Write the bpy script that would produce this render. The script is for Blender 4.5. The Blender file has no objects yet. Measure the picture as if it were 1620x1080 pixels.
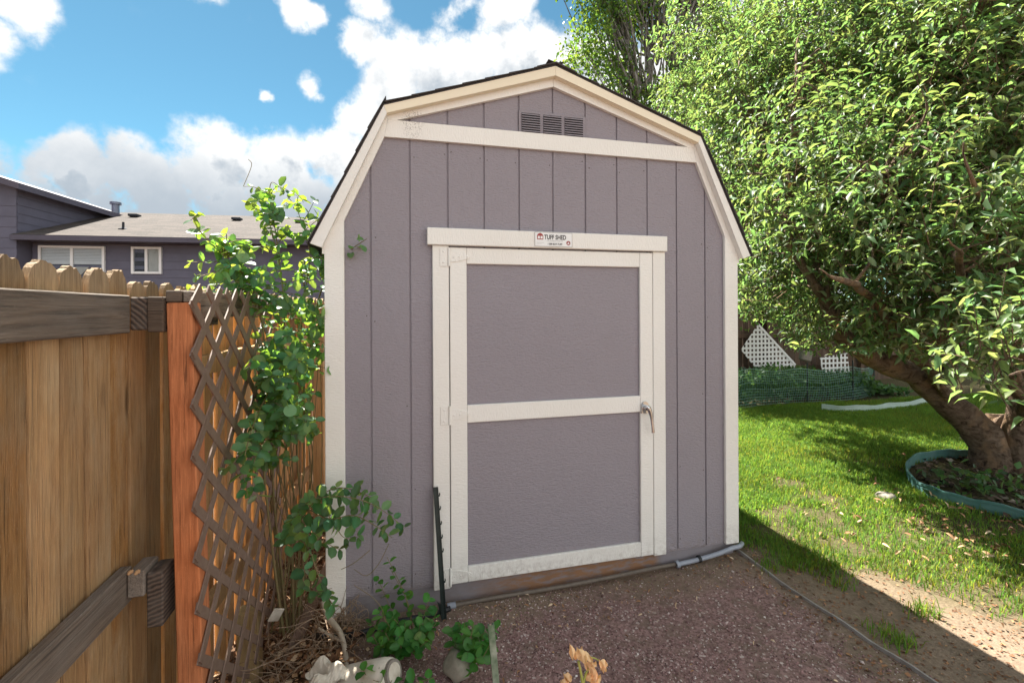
import bpy, math, random
import numpy as np
from mathutils import Vector

random.seed(7)
rng = np.random.default_rng(7)
scene = bpy.context.scene
col = scene.collection
R = math.radians

# ------------------------------------------------------------------ camera
FPX, HX, HY = 740.0, 810.0, 491.09           # focal length and horizon in photo pixels
YAW, ROLL = 0.24720, -0.0046
CAM = np.array((0.3208, -2.5797, 1.605))
cy_, sy_ = math.cos(YAW), math.sin(YAW)
cr_, sr_ = math.cos(ROLL), math.sin(ROLL)
Rv = np.array((cy_, -sy_, 0.0)); Fv = np.array((sy_, cy_, 0.0)); Uv = np.array((0.0, 0.0, 1.0))
right = cr_ * Rv + sr_ * Uv
up = -sr_ * Rv + cr_ * Uv
cd = bpy.data.cameras.new('camera')
cam = bpy.data.objects.new('camera', cd)
col.objects.link(cam)
cd.sensor_width = 36.0
cd.lens = FPX * 36.0 / 1620.0
cd.shift_y = -(540.0 - HY) / 1620.0
cd.clip_start = 0.05
cd.clip_end = 3000.0
from mathutils import Matrix
M = Matrix(((right[0], up[0], -Fv[0], CAM[0]), (right[1], up[1], -Fv[1], CAM[1]), (right[2], up[2], -Fv[2], CAM[2]), (0, 0, 0, 1)))
cam.matrix_world = M
scene.camera = cam


def ray(x, y):
    a = (x - HX) / FPX; z = (HY - y) / FPX
    return right * a + up * z + Fv


def at(x, y, d):
    """world point seen at photo pixel x, y at distance d along the view axis"""
    return CAM + ray(x, y) * d


def onZ(x, y, z=0.0):
    r = ray(x, y); return CAM + r * ((z - CAM[2]) / r[2])


def onY(x, y, Y=0.0):
    r = ray(x, y); return CAM + r * ((Y - CAM[1]) / r[1])


def depth(p):
    return float((np.asarray(p) - CAM) @ Fv)


# ------------------------------------------------------------------ light
SUN = np.array((-0.242, 0.60, 1.0)); SUN /= np.linalg.norm(SUN)
sun_el = math.asin(SUN[2]); sun_az = math.atan2(SUN[0], SUN[1])
sl = bpy.data.lights.new('sun', 'SUN'); sl.energy = 4.2; sl.angle = R(0.53); sl.color = (1.0, 0.95, 0.86)
so = bpy.data.objects.new('sun', sl); col.objects.link(so)
so.rotation_euler = Vector(-SUN).to_track_quat('-Z', 'Y').to_euler()

scene.view_settings.view_transform = 'Standard'
scene.view_settings.look = 'None'
scene.view_settings.gamma = 1.0
scene.view_settings.exposure = 2.2
scene.view_settings.use_curve_mapping = False
scene.render.engine = 'CYCLES'
cyc = scene.cycles
cyc.use_denoising = True
cyc.max_bounces = 8; cyc.diffuse_bounces = 4; cyc.glossy_bounces = 2; cyc.transmission_bounces = 4; cyc.transparent_max_bounces = 8
cyc.sample_clamp_indirect = 6.0

world = bpy.data.worlds.new('World'); scene.world = world; world.use_nodes = True


class NT:
    """short-hand for building node trees"""
    def __init__(s, tree): s.t = tree; s.n = tree.nodes; s.l = tree.links
    def new(s, ty, **k):
        n = s.n.new(ty)
        for a, b in k.items(): setattr(n, a, b)
        return n
    def link(s, a, b): s.l.new(a, b)
    def put(s, sock, v):
        if hasattr(v, 'is_linked') or hasattr(v, 'links'): s.l.new(v, sock)
        elif v is not None:
            if isinstance(v, (tuple, list)) and len(v) == 3 and sock.type == 'RGBA': v = (*v, 1)
            sock.default_value = v
    def math(s, op, a, b=None, c=None, clamp=False):
        n = s.new('ShaderNodeMath', operation=op, use_clamp=clamp)
        s.put(n.inputs[0], a)
        if b is not None: s.put(n.inputs[1], b)
        if c is not None: s.put(n.inputs[2], c)
        return n.outputs[0]
    def vmath(s, op, a, b=None, sc=None):
        n = s.new('ShaderNodeVectorMath', operation=op)
        s.put(n.inputs[0], a)
        if b is not None: s.put(n.inputs[1], b)
        if sc is not None: s.put(n.inputs['Scale'], sc)
        return n.outputs['Value'] if op in ('LENGTH', 'DISTANCE', 'DOT_PRODUCT') else n.outputs[0]
    def mix(s, f, a, b, mode='MIX'):
        n = s.new('ShaderNodeMix', data_type='RGBA', blend_type=mode)
        s.put(n.inputs[0], f); s.put(n.inputs[6], a); s.put(n.inputs[7], b)
        return n.outputs[2]
    def rng(s, v, a, b, c=0.0, d=1.0, smooth=False):
        n = s.new('ShaderNodeMapRange')
        if smooth: n.interpolation_type = 'SMOOTHSTEP'
        s.put(n.inputs[0], v); s.put(n.inputs[1], a); s.put(n.inputs[2], b); s.put(n.inputs[3], c); s.put(n.inputs[4], d)
        return n.outputs[0]
    def noise(s, vec, scale, detail=3.0, rough=0.55, dist=0.0, color=False):
        n = s.new('ShaderNodeTexNoise')
        if vec is not None: s.put(n.inputs['Vector'], vec)
        n.inputs['Scale'].default_value = scale; n.inputs['Detail'].default_value = detail
        n.inputs['Roughness'].default_value = rough; n.inputs['Distortion'].default_value = dist
        return n.outputs[1] if color else n.outputs[0]
    def voro(s, vec, scale, feature='F1', out=0):
        n = s.new('ShaderNodeTexVoronoi', feature=feature)
        if vec is not None: s.put(n.inputs['Vector'], vec)
        n.inputs['Scale'].default_value = scale
        return n.outputs[out]
    def mapping(s, vec, sc=(1, 1, 1), loc=(0, 0, 0), rot=(0, 0, 0)):
        n = s.new('ShaderNodeMapping')
        s.put(n.inputs[0], vec); s.put(n.inputs[1], loc); n.inputs[2].default_value = rot; n.inputs[3].default_value = sc
        return n.outputs[0]
    def bump(s, h, strength=0.4, dist=0.01):
        n = s.new('ShaderNodeBump'); s.put(n.inputs['Height'], h)
        n.inputs['Strength'].default_value = strength; n.inputs['Distance'].default_value = dist
        return n.outputs[0]


# sky: Nishita air with cumulus clouds
wt = NT(world.node_tree)
for n in list(wt.n): wt.n.remove(n)
wout = wt.new('ShaderNodeOutputWorld'); bg = wt.new('ShaderNodeBackground')
sky = wt.new('ShaderNodeTexSky', sky_type='NISHITA'); sky.sun_disc = False
sky.sun_elevation = sun_el; sky.sun_rotation = sun_az
sky.altitude = 1800; sky.air_density = 1.0; sky.dust_density = 0.3; sky.ozone_density = 2.0
g = bpy.data.node_groups.new('cloud_density', 'ShaderNodeTree')
g.interface.new_socket('Vector', in_out='INPUT', socket_type='NodeSocketVector')
g.interface.new_socket('Density', in_out='OUTPUT', socket_type='NodeSocketFloat')
gt = NT(g); gi = gt.new('NodeGroupInput'); go = gt.new('NodeGroupOutput')
v0 = gi.outputs[0]
warp = gt.noise(v0, 5.0, 5, 0.6, color=True)
warp = gt.vmath('SCALE', gt.vmath('SUBTRACT', warp, (0.5, 0.5, 0.5)), sc=0.13)
v1 = gt.vmath('ADD', v0, warp)
dens = None
CLOUDS = [(110, 272, 62, 1), (200, 275, 62, 1), (330, 268, 72, 1), (440, 268, 70, 1), (545, 245, 66, 1), (60, 310, 50, .8), (250, 320, 70, .8), (380, 330, 80, .8), (480, 320, 80, .8), (150, 325, 60, .8),
          (640, 120, 75, 1), (575, 80, 42, 1), (730, 130, 80, 1), (840, 110, 75, 1), (960, 130, 100, 1), (600, 185, 58, .9), (560, 190, 40, .8), (1100, 120, 120, .9), (800, 22, 52, .75), (730, 25, 34, .6),
          (470, 18, 34, .8), (500, 30, 26, .7), (590, 12, 36, .6), (330, 3, 30, .65), (30, 12, 62, .8), (-20, 60, 50, .8), (400, 147, 14, .7), (480, 125, 22, .62), (495, 140, 16, .55), (-120, 270, 100, 1), (1250, 60, 140, .9)]
for px, py, rad, amp in CLOUDS:
    dv = ray(px, py); ln = np.linalg.norm(dv); dv = dv / ln
    dd = gt.vmath('DISTANCE', v1, tuple(float(q) for q in dv))
    k = gt.rng(dd, rad / FPX / ln * 1.15, 0.0, 0.0, amp)
    dens = k if dens is None else gt.math('MAXIMUM', dens, k)
# the rest of the sky: the same broken cumulus
sep = gt.new('ShaderNodeSeparateXYZ'); gt.link(v0, sep.inputs[0])
zz = gt.math('ADD', gt.math('MAXIMUM', sep.outputs[2], 0.0), 0.22)
flat = gt.vmath('SCALE', v0, sc=gt.math('DIVIDE', 1.0, zz))
other = gt.rng(gt.noise(flat, 1.3, 3, 0.5), 0.40, 0.56, 0, 0.8)
rd = ray(560, 260); rd /= np.linalg.norm(rd)
away = gt.rng(gt.vmath('DOT_PRODUCT', v0, tuple(float(q) for q in rd)), 0.62, 0.80, 1.0, 0.0, True)
dens = gt.math('MAXIMUM', dens, gt.math('MULTIPLY', other, away))
fine = gt.noise(v0, 14.0, 8, 0.64)
dens = gt.math('ADD', dens, gt.math('MULTIPLY', gt.math('MULTIPLY', gt.math('SUBTRACT', fine, 0.5), 1.35), gt.rng(dens, 0.0, 0.25, 0.25, 1.0)))
gt.link(dens, go.inputs[0])
tc = wt.new('ShaderNodeTexCoord')
n1 = wt.new('ShaderNodeGroup', node_tree=g); n2 = wt.new('ShaderNodeGroup', node_tree=g)
wt.link(tc.outputs['Generated'], n1.inputs[0])
wt.link(wt.vmath('ADD', tc.outputs['Generated'], (float(SUN[0]) * 0.05, float(SUN[1]) * 0.02, 0.055)), n2.inputs[0])
cov = wt.rng(n1.outputs[0], 0.04, 0.46, 0, 1, True)
sep_w = wt.new('ShaderNodeSeparateXYZ'); wt.link(tc.outputs['Generated'], sep_w.inputs[0])
puff = wt.noise(tc.outputs['Generated'], 5.5, 6, 0.6)
edge = wt.rng(n2.outputs[0], 0.05, 0.45, 0.0, 1.0, True)
shade = wt.math('MULTIPLY', wt.rng(puff, 0.37, 0.66, 0.0, 0.95, True), edge)
# clouds towards the sun show their shaded side, those opposite are kept brighter to light the shed front
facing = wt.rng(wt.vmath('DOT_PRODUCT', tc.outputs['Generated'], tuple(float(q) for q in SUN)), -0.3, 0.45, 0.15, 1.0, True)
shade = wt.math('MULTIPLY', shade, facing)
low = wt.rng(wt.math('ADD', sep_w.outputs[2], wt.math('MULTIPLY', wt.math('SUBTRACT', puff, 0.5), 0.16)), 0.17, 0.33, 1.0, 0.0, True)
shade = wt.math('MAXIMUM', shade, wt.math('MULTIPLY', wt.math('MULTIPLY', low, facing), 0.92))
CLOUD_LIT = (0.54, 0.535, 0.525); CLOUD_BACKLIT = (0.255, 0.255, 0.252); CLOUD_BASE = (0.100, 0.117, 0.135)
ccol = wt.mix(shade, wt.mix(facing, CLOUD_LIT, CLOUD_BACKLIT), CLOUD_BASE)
SKY_STRENGTH = 0.041
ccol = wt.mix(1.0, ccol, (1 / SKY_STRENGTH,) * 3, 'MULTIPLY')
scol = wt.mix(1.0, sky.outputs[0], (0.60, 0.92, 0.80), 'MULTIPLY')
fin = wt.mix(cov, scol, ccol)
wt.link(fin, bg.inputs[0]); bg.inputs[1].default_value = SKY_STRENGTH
wt.link(bg.outputs[0], wout.inputs[0])

# ------------------------------------------------------------------ materials
MATS = {}


def mat(name):
    m = bpy.data.materials.new(name); m.use_nodes = True
    t = NT(m.node_tree)
    b = t.n['Principled BSDF']
    MATS[name] = m
    return m, t, b


def rnd_offset(t, vec):
    oi = t.new('ShaderNodeObjectInfo')
    cmb = t.new('ShaderNodeCombineXYZ')
    t.put(cmb.inputs[0], t.math('MULTIPLY', oi.outputs['Random'], 37.0))
    t.put(cmb.inputs[1], t.math('MULTIPLY', oi.outputs['Random'], 91.0))
    t.put(cmb.inputs[2], t.math('MULTIPLY', oi.outputs['Random'], 17.0))
    return t.vmath('ADD', vec, cmb.outputs[0]), oi.outputs['Random']


def wood(name, axis, c1, c2, c3, grain=1.0, bump=0.5, rough=0.8, stain=0.35, top=None):
    """weathered board: grain along axis, per-board tone"""
    m, t, b = mat(name)
    tc = t.new('ShaderNodeTexCoord')
    v, r = rnd_offset(t, tc.outputs['Object'])
    sc = [1.0, 1.0, 1.0]; sc[axis] = 0.045
    vv = t.mapping(v, tuple(sc))
    vw = t.vmath('ADD', vv, t.vmath('SCALE', t.noise(v, 3.0, 2, color=True), sc=0.012))
    g1 = t.noise(vw, 80 * grain, 5, 0.7)
    g2 = t.noise(vw, 300 * grain, 3, 0.6)
    big = t.noise(v, 2.2, 3, 0.6)
    sc2 = [1.0, 1.0, 1.0]; sc2[axis] = 0.45
    st = t.noise(t.mapping(v, tuple(sc2)), 6, 5, 0.7)
    f = t.rng(t.math('ADD', t.math('MULTIPLY', g1, 0.6), t.math('MULTIPLY', g2, 0.4)), 0.32, 0.68)
    cc = t.mix(f, c1, c2)
    cc = t.mix(t.math('MULTIPLY', t.rng(st, 0.45, 0.7), stain), cc, c3)
    # hue drift along the board and thin dark checks
    hue = t.noise(t.mapping(v, tuple(0.35 if i_ == axis else 1.0 for i_ in range(3))), 7.0, 3, 0.6)
    cc = t.mix(t.rng(hue, 0.45, 0.65, 0, 0.45), cc, t.mix(f, (c1[0] * 1.25, c1[1] * 0.95, c1[2] * 0.7), (c2[0] * 1.12, c2[1] * 0.92, c2[2] * 0.72)))
    chk = t.noise(t.mapping(v, tuple(0.02 if i_ == axis else 1.0 for i_ in range(3))), 150 * grain, 3, 0.7)
    cc = t.mix(t.rng(chk, 0.60, 0.66, 0, 0.8), cc, tuple(q * 0.30 for q in c1))
    spk = t.noise(t.mapping(v, tuple(0.3 if i_ == axis else 1.0 for i_ in range(3))), 330, 3, 0.8)
    cc = t.mix(t.rng(spk, 0.60, 0.72, 0, 0.5), cc, tuple(min(1, q * 1.5) for q in c3))
    cc = t.mix(t.math('MULTIPLY', t.math('FRACT', t.math('MULTIPLY', r, 7.31)), stain * 0.7), cc, t.mix(f, tuple(q * 0.55 for q in c3), c3))
    kn = t.voro(t.mapping(v, tuple(0.35 if i == axis else 1.0 for i in range(3))), 3.2)
    cc = t.mix(t.rng(kn, 0.05, 0.11, 0.75, 0.0, True), cc, tuple(q * 0.4 for q in c1))
    tone = t.math('ADD', 0.42, t.math('ADD', t.math('MULTIPLY', r, 0.62), t.math('MULTIPLY', big, 0.6)))
    if top:
        # sun-bleached upper ends, above the rail
        sz = t.new('ShaderNodeSeparateXYZ'); t.link(tc.outputs['Object'], sz.inputs[0])
        zf = t.rng(t.math('ADD', sz.outputs[2], t.math('MULTIPLY', big, 0.16)), top, top + 0.12, 0, 0.75, True)
        cc = t.mix(zf, cc, t.mix(f, (0.13, 0.092, 0.058), (0.36, 0.28, 0.19)))
    cmb = t.new('ShaderNodeCombineXYZ')
    for i in range(3): t.put(cmb.inputs[i], tone)
    cc = t.mix(1.0, cc, cmb.outputs[0], 'MULTIPLY')
    t.link(cc, b.inputs['Base Color']); b.inputs['Roughness'].default_value = rough
    b.inputs['Specular IOR Level'].default_value = 0.25
    h = t.math('ADD', t.math('MULTIPLY', g1, 0.7), t.math('MULTIPLY', g2, 0.5))
    t.link(t.bump(h, bump, 0.006), b.inputs['Normal'])
    return m


PICKET = wood('picket_wood', 2, (0.190, 0.092, 0.030), (0.47, 0.262, 0.098), (0.42, 0.31, 0.19), stain=0.7, bump=1.0, top=1.70, grain=0.8)
PICKET_LIT = wood('picket_lit_wood', 2, (0.36, 0.195, 0.075), (0.60, 0.38, 0.17), (0.55, 0.40, 0.24), stain=0.4, top=1.72)  # sunlit look of the far fence put into a brighter honey colour
RAIL = wood('rail_wood', 1, (0.060, 0.043, 0.031), (0.26, 0.20, 0.15), (0.24, 0.21, 0.185), stain=0.65, bump=1.0, grain=0.6)
RAILX = wood('rail_wood_across', 0, (0.05, 0.034, 0.025), (0.13, 0.095, 0.07), (0.10, 0.085, 0.07), stain=0.5)
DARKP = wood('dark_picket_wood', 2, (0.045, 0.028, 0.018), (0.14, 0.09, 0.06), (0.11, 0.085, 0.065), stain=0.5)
REDPOST = wood('redwood_post', 2, (0.19, 0.058, 0.022), (0.50, 0.185, 0.078), (0.44, 0.19, 0.09), grain=0.75, stain=0.2, bump=0.25)
PALEPOST = wood('pale_post_wood', 2, (0.30, 0.22, 0.11), (0.50, 0.38, 0.20), (0.36, 0.31, 0.20), stain=0.5)
PLANK = wood('plank_wood', 2, (0.12, 0.08, 0.06), (0.26, 0.18, 0.14), (0.22, 0.17, 0.14), stain=0.4)


def endgrain():
    m, t, b = mat('end_grain')
    tc = t.new('ShaderNodeTexCoord')
    v, r = rnd_offset(t, tc.outputs['Object'])
    v2 = t.vmath('ADD', tc.outputs['Object'], (0.76, 0.0, -1.40))
    w = t.new('ShaderNodeTexWave', wave_type='RINGS', rings_direction='Y')
    t.link(v2, w.inputs[0]); w.inputs[1].default_value = 20; w.inputs[2].default_value = 2.5; w.inputs[3].default_value = 2; w.inputs[4].default_value = 2.0
    cc = t.mix(w.outputs[1], (0.030, 0.020, 0.016), (0.13, 0.09, 0.066))
    cc = t.mix(t.rng(t.noise(v, 25, 3), 0.4, 0.7, 0, 0.5), cc, (0.12, 0.10, 0.085))
    t.link(cc, b.inputs['Base Color']); b.inputs['Roughness'].default_value = 0.85
    t.link(t.bump(w.outputs[1], 0.5, 0.004), b.inputs['Normal'])
    return m


ENDG = endgrain()


def painted(name, c, dark, rough=0.6, emboss=0.35, vertical=2, dirt=0.25, lichen=None):
    """painted embossed siding / trim"""
    m, t, b = mat(name)
    tc = t.new('ShaderNodeTexCoord')
    v, r = rnd_offset(t, tc.outputs['Object'])
    sc = [1.0, 1.0, 1.0]; sc[vertical] = 0.10
    vs = t.mapping(v, tuple(sc))
    warp = t.vmath('SCALE', t.noise(t.mapping(v, tuple(0.25 if i == vertical else 1.0 for i in range(3))), 5, 2, color=True), sc=0.5)
    w = t.new('ShaderNodeTexWave', wave_type='BANDS', bands_direction='X' if vertical == 2 else 'Z')
    t.link(t.vmath('ADD', vs, warp), w.inputs[0]); w.inputs[1].default_value = 30; w.inputs[2].default_value = 4.0; w.inputs[3].default_value = 2
    sc3 = [2.2, 1.0, 2.2]; sc3[vertical] = 6.0; sc3[0 if vertical == 2 else 2] = 1.6
    fib = t.noise(t.mapping(v, tuple(sc3)), 26, 4, 0.6)
    patch = t.rng(t.noise(v, 3.0, 2), 0.42, 0.62, 0, 1, True)
    h = t.math('ADD', t.math('MULTIPLY', t.math('MULTIPLY', w.outputs[1], patch), 0.03), t.math('MULTIPLY', fib, 1.0))
    blot = t.noise(v, 1.7, 4, 0.6)
    cc = t.mix(t.math('MULTIPLY', t.rng(blot, 0.42, 0.72), dirt), c, dark)
    cc = t.mix(t.math('MULTIPLY', t.rng(t.noise(v, 90, 3, 0.7), 0.6, 0.8), 0.25), cc, dark)
    sz_ = t.new('ShaderNodeSeparateXYZ'); t.link(tc.outputs['Object'], sz_.inputs[0])
    splash = t.math('MULTIPLY', t.rng(t.math('ADD', sz_.outputs[2], t.math('MULTIPLY', blot, 0.25)), 0.15, 0.42, 1, 0, True), t.rng(t.noise(v, 30, 5, 0.7), 0.42, 0.68))
    cc = t.mix(t.math('MULTIPLY', splash, 0.55), cc, (0.22, 0.155, 0.11))
    if lichen:
        # grey mildew speckles below the roof break
        dl = t.vmath('DISTANCE', t.mapping(tc.outputs['Object'], (1.6, 0.0, 0.9)), (lichen[0] * 1.6, 0.0, lichen[1] * 0.9))
        sp_ = t.rng(t.noise(tc.outputs['Object'], 130, 4, 0.75), 0.50, 0.60)
        cc = t.mix(t.math('MULTIPLY', t.math('MULTIPLY', t.rng(dl, 0.03, 0.13, 1, 0, True), sp_), 0.75), cc, (0.20, 0.18, 0.16))
    t.link(cc, b.inputs['Base Color']); b.inputs['Roughness'].default_value = rough
    b.inputs['Specular IOR Level'].default_value = 0.35
    t.link(t.bump(h, min(1.0, emboss), 0.008), b.inputs['Normal'])
    return m


SIDING = painted('grey_siding_paint', (0.292, 0.264, 0.292), (0.255, 0.228, 0.25), emboss=1.0)
TRIMV = painted('cream_trim_paint', (0.79, 0.77, 0.725), (0.66, 0.62, 0.56), emboss=0.4)
TRIMH = painted('cream_trim_paint_across', (0.79, 0.77, 0.725), (0.66, 0.62, 0.56), emboss=0.45, vertical=0, lichen=(0.42, 2.62))
FASCIA_LIT = painted('warm_lit_fascia_paint', (0.80, 0.72, 0.56), (0.68, 0.58, 0.42), emboss=0.1, vertical=0)  # warm light on the upper fascia put into its yellower colour


def skirt_mat():
    m, t, b = mat('skirt_paint')
    tc = t.new('ShaderNodeTexCoord'); v = tc.outputs['Object']
    s = t.new('ShaderNodeSeparateXYZ'); t.link(v, s.inputs[0])
    under = t.math('MULTIPLY', t.rng(s.outputs[0], 0.62, 1.05, 0, 1, True), t.rng(s.outputs[0], 1.86, 1.93, 1, 0, True))
    nz = t.noise(t.mapping(v, (1.5, 1, 6)), 7, 5, 0.65)
    f = t.math('MULTIPLY', under, t.rng(nz, 0.32, 0.55))
    cc = t.mix(f, (0.21, 0.19, 0.205), (0.245, 0.125, 0.062))
    cc = t.mix(t.rng(t.noise(v, 14, 4), 0.5, 0.75, 0, 0.45), cc, (0.15, 0.11, 0.09))
    low = t.math('MULTIPLY', t.rng(s.outputs[2], -0.02, 0.05, 1, 0, True), t.rng(t.noise(v, 9, 4), 0.3, 0.6))
    cc = t.mix(t.math('MULTIPLY', low, 0.6), cc, (0.13, 0.095, 0.075))
    t.link(cc, b.inputs['Base Color']); b.inputs['Roughness'].default_value = 0.8
    t.link(t.bump(nz, 0.3, 0.004), b.inputs['Normal'])
    return m


SKIRT = skirt_mat()


def plain(name, c, rough=0.6, metal=0.0, var=0.25, scale=20.0, bump=0.1, c2=None, spec=0.4):
    m, t, b = mat(name)
    tc = t.new('ShaderNodeTexCoord'); v, r = rnd_offset(t, tc.outputs['Object'])
    nz = t.noise(v, scale, 4, 0.6)
    d = c2 if c2 else tuple(q * 0.55 for q in c)
    t.link(t.mix(t.math('MULTIPLY', t.rng(nz, 0.4, 0.7), var), c, d), b.inputs['Base Color'])
    b.inputs['Roughness'].default_value = rough; b.inputs['Metallic'].default_value = metal
    b.inputs['Specular IOR Level'].default_value = spec
    if bump: t.link(t.bump(nz, bump, 0.004), b.inputs['Normal'])
    return m


DARKGAP = plain('dark_gap', (0.012, 0.011, 0.011), 0.9)
SHINGLE = plain('roof_shingle', (0.060, 0.052, 0.052), 0.9, var=0.8, scale=60, bump=0.5)
CHROME = plain('chrome', (0.55, 0.55, 0.56), 0.22, 1.0, var=0.3)
WHITEMETAL = plain('white_sign_enamel', (0.78, 0.78, 0.77), 0.35, var=0.15, bump=0)
BLACKINK = plain('black_print', (0.025, 0.025, 0.027), 0.6, bump=0)
REDINK = plain('red_print', (0.33, 0.055, 0.05), 0.6, bump=0)
GREYINK = plain('grey_print', (0.42, 0.42, 0.43), 0.6, bump=0)
LATTICE = plain('brown_lattice', (0.180, 0.118, 0.088), 0.55, var=0.45, scale=30, c2=(0.27, 0.195, 0.155))
WHITELAT = plain('white_lattice', (0.78, 0.77, 0.74), 0.5, var=0.2, scale=20)
GREENPLASTIC = plain('green_netting_plastic', (0.20, 0.36, 0.30), 0.5, var=0.3)
GREENMETAL = plain('dark_green_metal', (0.012, 0.022, 0.02), 0.45, var=0.5, c2=(0.035, 0.05, 0.045))
PALEGREEN = plain('pale_green_metal', (0.10, 0.155, 0.09), 0.5, var=0.8, scale=14, c2=(0.42, 0.44, 0.36))
EDGEGREEN = plain('green_edging_plastic', (0.075, 0.19, 0.17), 0.55, var=0.5, scale=9, c2=(0.16, 0.26, 0.25))
EDGEPALE = plain('pale_edging', (0.45, 0.55, 0.50), 0.6, var=0.4, scale=9)
CONDUIT = plain('grey_conduit', (0.30, 0.32, 0.37), 0.4, var=0.35, scale=14)
PIPEDIRT = plain('dirty_pipe', (0.155, 0.125, 0.10), 0.7, var=0.6, scale=25)
BLACKPIPE = plain('black_pipe', (0.016, 0.017, 0.02), 0.45, var=0.5)
STRIP = plain('grey_ground_strip', (0.30, 0.28, 0.26), 0.6, var=0.6, scale=18, c2=(0.16, 0.13, 0.11))
POT = plain('white_plastic', (0.66, 0.61, 0.52), 0.6, var=0.8, scale=14, c2=(0.36, 0.29, 0.21), bump=0.4)
STONE = plain('field_stone', (0.30, 0.27, 0.22), 0.85, var=0.9, scale=12, bump=0.7, c2=(0.14, 0.13, 0.09))
WEATHERED = plain('weathered_block', (0.24, 0.21, 0.18), 0.85, var=0.6, scale=40)
TWIG = plain('dry_twig', (0.25, 0.165, 0.105), 0.85, var=0.7, scale=40, c2=(0.38, 0.30, 0.22))
PALETWIG = plain('bleached_branch', (0.56, 0.47, 0.37), 0.8, var=0.5, scale=30)
VINESTEM = plain('vine_stem', (0.21, 0.15, 0.075), 0.8, var=0.6, scale=40, c2=(0.15, 0.19, 0.06))


def bark(name, c1, c2, c3, sc=1.0):
    m, t, b = mat(name)
    tc = t.new('ShaderNodeTexCoord'); v = tc.outputs['Object']
    vs = t.mapping(v, (0.55, 1.0, 1.0), rot=(0, 0.7, 0))
    a = t.noise(vs, 16 * sc, 7, 0.72, 0.8); p = t.noise(v, 4.5 * sc, 4, 0.6); q = t.noise(vs, 48 * sc, 5, 0.7)
    cc = t.mix(t.rng(a, 0.38, 0.62), c1, c2)
    cc = t.mix(t.rng(p, 0.52, 0.62, 0, 0.8), cc, c3)
    cc = t.mix(t.rng(a, 0.30, 0.42, 0.85, 0), cc, tuple(k * 0.3 for k in c1))
    t.link(cc, b.inputs['Base Color']); b.inputs['Roughness'].default_value = 0.9
    b.inputs['Specular IOR Level'].default_value = 0.2
    h = t.math('ADD', t.math('MULTIPLY', a, 1.0), t.math('ADD', t.math('MULTIPLY', q, 0.35), t.math('MULTIPLY', p, 0.8)))
    t.link(t.bump(h, 1.0, 0.04), b.inputs['Normal'])
    return m


APPLEBARK = bark('apple_bark', (0.11, 0.072, 0.050), (0.27, 0.195, 0.14), (0.33, 0.21, 0.125))
GREYBARK = bark('grey_bark', (0.10, 0.09, 0.08), (0.26, 0.24, 0.22), (0.36, 0.34, 0.32), 0.5)


def leafmat(name, top, under, spec=0.35, rough=0.45, trans=0.45, tcol=None):
    """leaf: glossy upper side, paler underside, light shining through; point attribute tint varies each leaf"""
    m, t, b = mat(name)
    at_ = t.new('ShaderNodeAttribute', attribute_name='tint')
    geo = t.new('ShaderNodeNewGeometry')
    vv = t.new('ShaderNodeSeparateColor'); t.link(at_.outputs['Color'], vv.inputs[0])
    cc = t.mix(geo.outputs['Backfacing'], top, under)
    br = t.math('ADD', 0.55, t.math('MULTIPLY', vv.outputs[0], 0.9))
    cmb = t.new('ShaderNodeCombineXYZ')
    t.put(cmb.inputs[0], t.math('MULTIPLY', br, t.math('ADD', 0.70, t.math('MULTIPLY', vv.outputs[1], 0.46))))
    t.put(cmb.inputs[1], br); t.put(cmb.inputs[2], br)
    cc = t.mix(1.0, cc, cmb.outputs[0], 'MULTIPLY')
    dead = t.rng(vv.outputs[2], 0.985, 0.99)
    cc = t.mix(dead, cc, (0.30, 0.13, 0.03))
    t.link(cc, b.inputs['Base Color']); b.inputs['Roughness'].default_value = rough
    b.inputs['Specular IOR Level'].default_value = spec
    tr = t.new('ShaderNodeBsdfTranslucent')
    tc2 = t.mix(1.0, tcol or tuple(min(1, q * 2.2) for q in top), cmb.outputs[0], 'MULTIPLY')
    t.link(tc2, tr.inputs[0])
    mx = t.new('ShaderNodeMixShader'); mx.inputs[0].default_value = trans
    t.link(b.outputs[0], mx.inputs[1]); t.link(tr.outputs[0], mx.inputs[2])
    t.link(mx.outputs[0], t.n['Material Output'].inputs[0])
    return m


APPLELEAF = leafmat('apple_leaf', (0.078, 0.118, 0.048), (0.25, 0.28, 0.18), trans=0.42, tcol=(0.27, 0.38, 0.085), spec=0.4, rough=0.45)
VINELEAF = leafmat('vine_leaf', (0.052, 0.142, 0.070), (0.16, 0.24, 0.14), trans=0.40, rough=0.38, spec=0.45, tcol=(0.36, 0.50, 0.04))
DISCLEAF = leafmat('vine_disc_leaf', (0.16, 0.30, 0.14), (0.22, 0.30, 0.16), trans=0.4, tcol=(0.32, 0.46, 0.05))
SHOOTLEAF = leafmat('shoot_leaf', (0.05, 0.150, 0.035), (0.15, 0.24, 0.09), trans=0.4, tcol=(0.2, 0.42, 0.03))
COTTONLEAF = leafmat('cottonwood_leaf', (0.065, 0.125, 0.030), (0.12, 0.18, 0.06), trans=0.4, tcol=(0.28, 0.42, 0.04))
DARKLEAF = leafmat('dark_tree_leaf', (0.045, 0.095, 0.025), (0.09, 0.14, 0.05), trans=0.35, tcol=(0.20, 0.34, 0.03))
BEDLEAF = leafmat('bed_leaf', (0.055, 0.105, 0.035), (0.11, 0.16, 0.06), trans=0.3, tcol=(0.18, 0.30, 0.05))
GRASS = leafmat('grass_blade', (0.082, 0.160, 0.024), (0.082, 0.160, 0.024), trans=0.45, spec=0.2, rough=0.6, tcol=(0.32, 0.45, 0.05))
WILT = leafmat('wilted_petal', (0.72, 0.52, 0.25), (0.78, 0.60, 0.33), trans=0.35, tcol=(0.75, 0.5, 0.18))


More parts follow.
